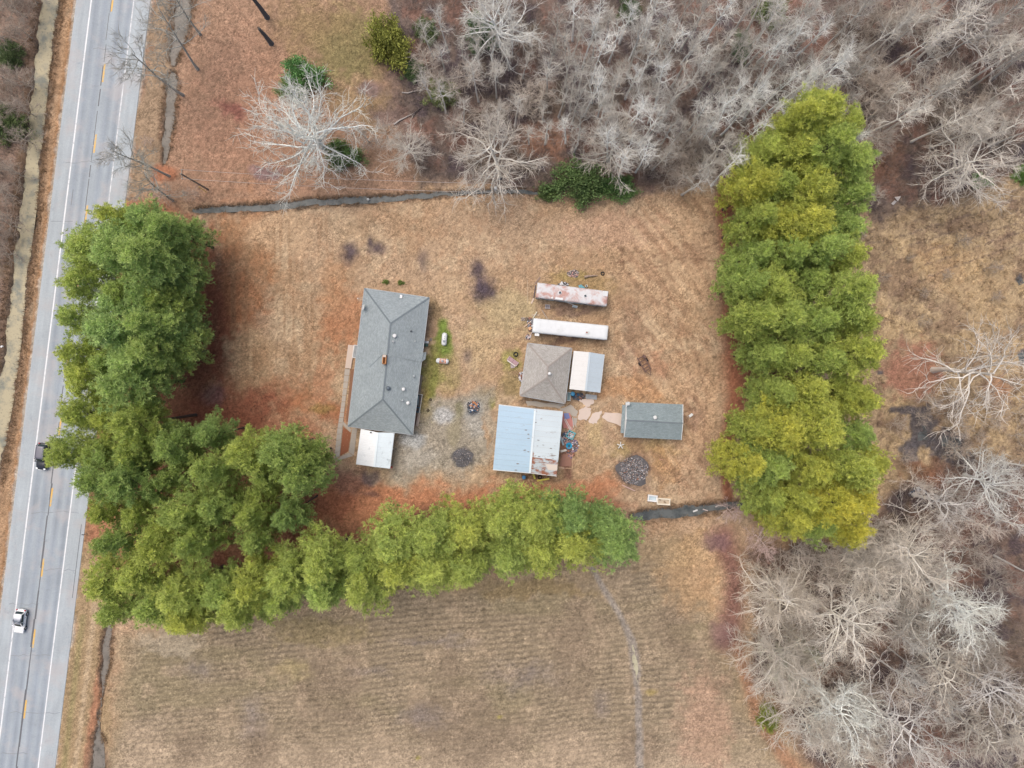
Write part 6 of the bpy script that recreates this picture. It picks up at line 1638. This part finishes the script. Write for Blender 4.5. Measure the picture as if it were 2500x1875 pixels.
# back of the house: steps, unit, deck, lumber
o = thing('back_steps', 'tan wooden landing at the east wall of the house', 'steps', on(1043, 828))
flat('landing', [(1037, 823.7), (1048.5, 824.5), (1047.5, 833), (1036.5, 832)], 0, .45, M('tan_ply', alb((196, 168, 138)), .9), o)
for k in range(2): flat('step', [(1048.5 + k * 3, 825), (1051.5 + k * 3, 825.2), (1050.7 + k * 3, 832.6), (1047.7 + k * 3, 832.4)], 0, .3 - .13 * k, wood_m, o)
m = MB(); b_ = on(1041, 835.5, .3); o = thing('heat_pump', 'white unit beside the tan back landing of the house', 'heat pump', (b_.x, b_.y, b_.z - .3), -.1); MB().box((0, 0, .3), (.9, .36, .58)).build('case', white_tr, o); MB().lathe([(.13, .6), (.13, .63), (.001, .63)], 12, (-.2, 0, 0)).build('fan_grille', steel_m, o)
drum('dark green bin at the east wall of the house', 1041.5, 842.5, .3, .7, (60, 96, 84), False, 'garbage_bin', 'bin')
o = thing('back_deck', 'narrow grey board deck along the east wall of the house', 'deck', on(1026, 940))
for k in range(24):
    t0, t1 = k / 24, (k + .9) / 24
    ya, yb = 916 + 46 * t0, 916 + 46 * t1
    f_ = lambda y, e: (1026.5 - (y - 884) * .128 + e, y)
    flat('deck_board', [f_(ya, -1), f_(ya, 9), f_(yb, 9), f_(yb, -1)], .28, .33, wood_m, o)
for t in (.02, .5, .98): p_ = P(*f_(916 + 46 * t, 8.5), .2); MB().box((p_.x, p_.y, .15), (.1, .1, .3)).build('post', wood_m, o, o.location)
o = thing('side_porch', 'open porch frame with white rails at the east wall of the house', 'porch', on(1022, 984))
flat('porch_floor', [(1019.5, 962), (1031, 963.5), (1025, 1005), (1014, 1004)], 0, .2, M('porch_dark', alb((104, 98, 96)), .9, var=.3), o)
for a, b2_ in (((1019.5, 962), (1031, 963.5)), ((1031, 963.5), (1024, 1008))): MB().beam(P(*a, .9), P(*b2_, .9), .1, .1).build('handrail', M('rail_pale', alb((206, 204, 196)), .7), o, o.location)
for a in ((1030.5, 964), (1028, 984), (1024.5, 1006), (1020.5, 963)): p_ = P(*a, .9); MB().box((p_.x, p_.y, .45), (.09, .09, .9)).build('post', M('rail_pale', alb((206, 204, 196)), .7), o, o.location)
tub('blue_cooler', 'dark teal box at the south end of the side porch', 'box', (1019.5, 1000), .75, .85, .5, -.1, (44, 104, 130), (40, 84, 104)); m = MB(); m.slab([P(1019.5, 966, .45), P(1023, 967, .45), P(1021, 990, .4), P(1017, 989, .4)], .06); solo(m, 'pale_mattress', M('pale_teal', alb((150, 176, 180)), .8), 'pale teal sheet lying in the side porch', 'sheet')
for i, (a, b2_) in enumerate((((1022, 1009), (1016, 1040)), ((1026, 1008), (1019, 1036)), ((1024, 1020), (1019.5, 1041)), ((1018, 1014), (1013, 1038)))):
    plank(a, b2_, .16, ['longest pale board in the lumber heap by the house', 'outer pale board in the lumber heap by the house', 'short pale board in the lumber heap by the house', 'brownish board in the lumber heap nearest the house wall'][i], (214, 196, 180) if i < 3 else (120, 92, 84), .12 + .05 * i, 'lumber_board', cat='board', group='lumber beside the house')
m = MB(); b_ = on(955.4, 1140.5, .28); o = thing('fuel_can', 'red fuel can at the southeast corner of the carport', 'fuel can', (b_.x, b_.y, b_.z - .28), .2); MB().box((0, 0, .22), (.42, .34, .42), taper=.86).build('body', M('red_plastic', alb((210, 84, 74)), .5), o); MB().tube([(-.1, 0, .44), (-.1, 0, .52), (.1, 0, .52), (.1, 0, .44)], .025, 6).build('handle', M('red_plastic', alb((210, 84, 74)), .5), o); MB().tube([(.17, 0, .4), (.26, 0, .58)], .03, 6).build('spout', black_m, o)
# rusty trailer frame
o = thing('trailer_frame', 'rusty bare trailer frame with two wheels in the eastern yard', 'trailer', on(1572, 888), -1.05)
rm = M('rusty_steel', alb((112, 88, 80)), .85, var=.35, scale=4)
for y in (-.55, .55): MB().beam((-1.5, y, .45), (1.3, y, .45), .16, .14).build('side_rail', rm, o)
for x in (-1.25, -.6, .1, .7, 1.15): MB().beam((x, -.62, .45), (x, .62, .45), .13, .1).build('crossbar', rm, o)
for s_ in (-1, 1):
    MB().beam((1.2, s_ * .5, .45), (2.2, 0, .42), .08, .1).build('drawbar', rm, o)
    m = MB(); m.lathe([(.12, -.09), (.26, -.1), (.32, -.05), (.32, .05), (.26, .1), (.12, .09), (.12, -.09)], 14); m.v = [(x - .35, z_ + s_ * .75, y + .32) for x, y, z_ in m.v]; m.build('wheel', black_m, o)
MB().box((-1.05, .55, .65), (.4, .5, .35), .3).build('engine_block', rm, o)
# scrap rods, sheets
plank((1518.6, 1184), (1550.4, 1198.5), .12, 'pale pipe lying southwest of the big burn pile', (214, 184, 178), .06, 'metal_pipe', .1, cat='pipe')
plank((1609, 1121), (1618, 1122), .10, 'short reddish stick on grass right of the big burn pile', (196, 150, 128), .04, 'stick', cat='stick')
plank((1692, 1249), (1703, 1245), .26, 'white board floating in the southern ditch, left one', (224, 224, 222), -.2, name='white_board', cat='board')
plank((1716, 1243), (1728, 1247), .16, 'grey stick across the southern ditch, right of the white board', (190, 176, 172), -.12, name='stick', cat='stick')
m = MB(); m.slab([P(2176, 497, .3), P(2184, 489, .5), P(2190, 492, .3), P(2181, 501, .1)], .02); solo(m, 'metal_sheet', M('dumped_white', alb((214, 208, 204)), .6), 'pale dumped sheet in brush right of the pines, lower of two', 'sheet')
m = MB(); m.slab([P(2184, 481, .5), P(2200, 479, .2), P(2192, 492, .3)], .02); solo(m, 'metal_sheet', M('dumped_white', alb((214, 208, 204)), .6), 'pointed dumped white sheet in brush right of the pines, upper of two', 'sheet')
m = MB(); m.slab([P(2156, 1266, .4), P(2170, 1272, .3), P(2180, 1262, .5), P(2174, 1276, .2), P(2164, 1278, .2)], .03); solo(m, 'bent_sheet', M('bent_grey', alb((176, 166, 160)), .7), 'bent grey sheet beside the southeast tip of the pine grove', 'sheet')
o = thing('roadside_marker', 'small dark marker post on the road edge left of the pines', 'marker post', on(211, 1303)); MB().box((0, 0, .5), (.08, .08, 1.05)).build('post', galv_m, o); MB().box((0, .05, .95), (.45, .05, .35)).build('plate', dark_m, o)
m = MB(); b_ = on(899, 487, .0); o = thing('white_bucket', 'tiny white container in the northern ditch', 'container', (b_.x, b_.y, -.25)); MB().lathe([(.16, 0), (.2, .5), (.15, .5), (.13, .2), (.001, .2)], 12).build('shell', white_tr, o); MB().tube([(-.17, 0, .42), (-.1, 0, .62), (.1, 0, .62), (.17, 0, .42)], .012, 5).build('handle', galv_m, o)
for i, (x, y, s_) in enumerate([(3, 846, .4), (78, 460, .22), (1190, 1175, .12), (453, 56, .3), (406, 283, .28)]):
    m = MB(); b_ = on(x, y, .06); m.slab([b_ + Vector((-s_, 0, .05)), b_ + Vector((0, -s_ * .5, .1)), b_ + Vector((s_, s_ * .2, .02)), b_ + Vector((.1, s_ * .5, .08))], .02)
    solo(m, 'litter_scrap', white_tr, ['white litter scrap at the left edge by the muddy creek', 'white litter scrap on the creek by the upper road', 'tiny pale litter scrap south of the gravel yard', 'white litter scrap in the topmost roadside ditch', 'white litter scrap on the second roadside ditch'][i], 'litter')
for i, (x, y) in enumerate([(1051, 976), (1045, 1002)]):
    o = thing('molehill', ['dark molehill on the green strip, upper of two', 'dark molehill on the green strip, lower of two'][i], 'molehill', on(x, y, -.03)); MB().lathe([(.3, 0), (.24, .1), (.12, .18), (.001, .2)], 9).build('soil', M('dark_soil', alb((84, 76, 60)), .95, var=.4, scale=6), o)
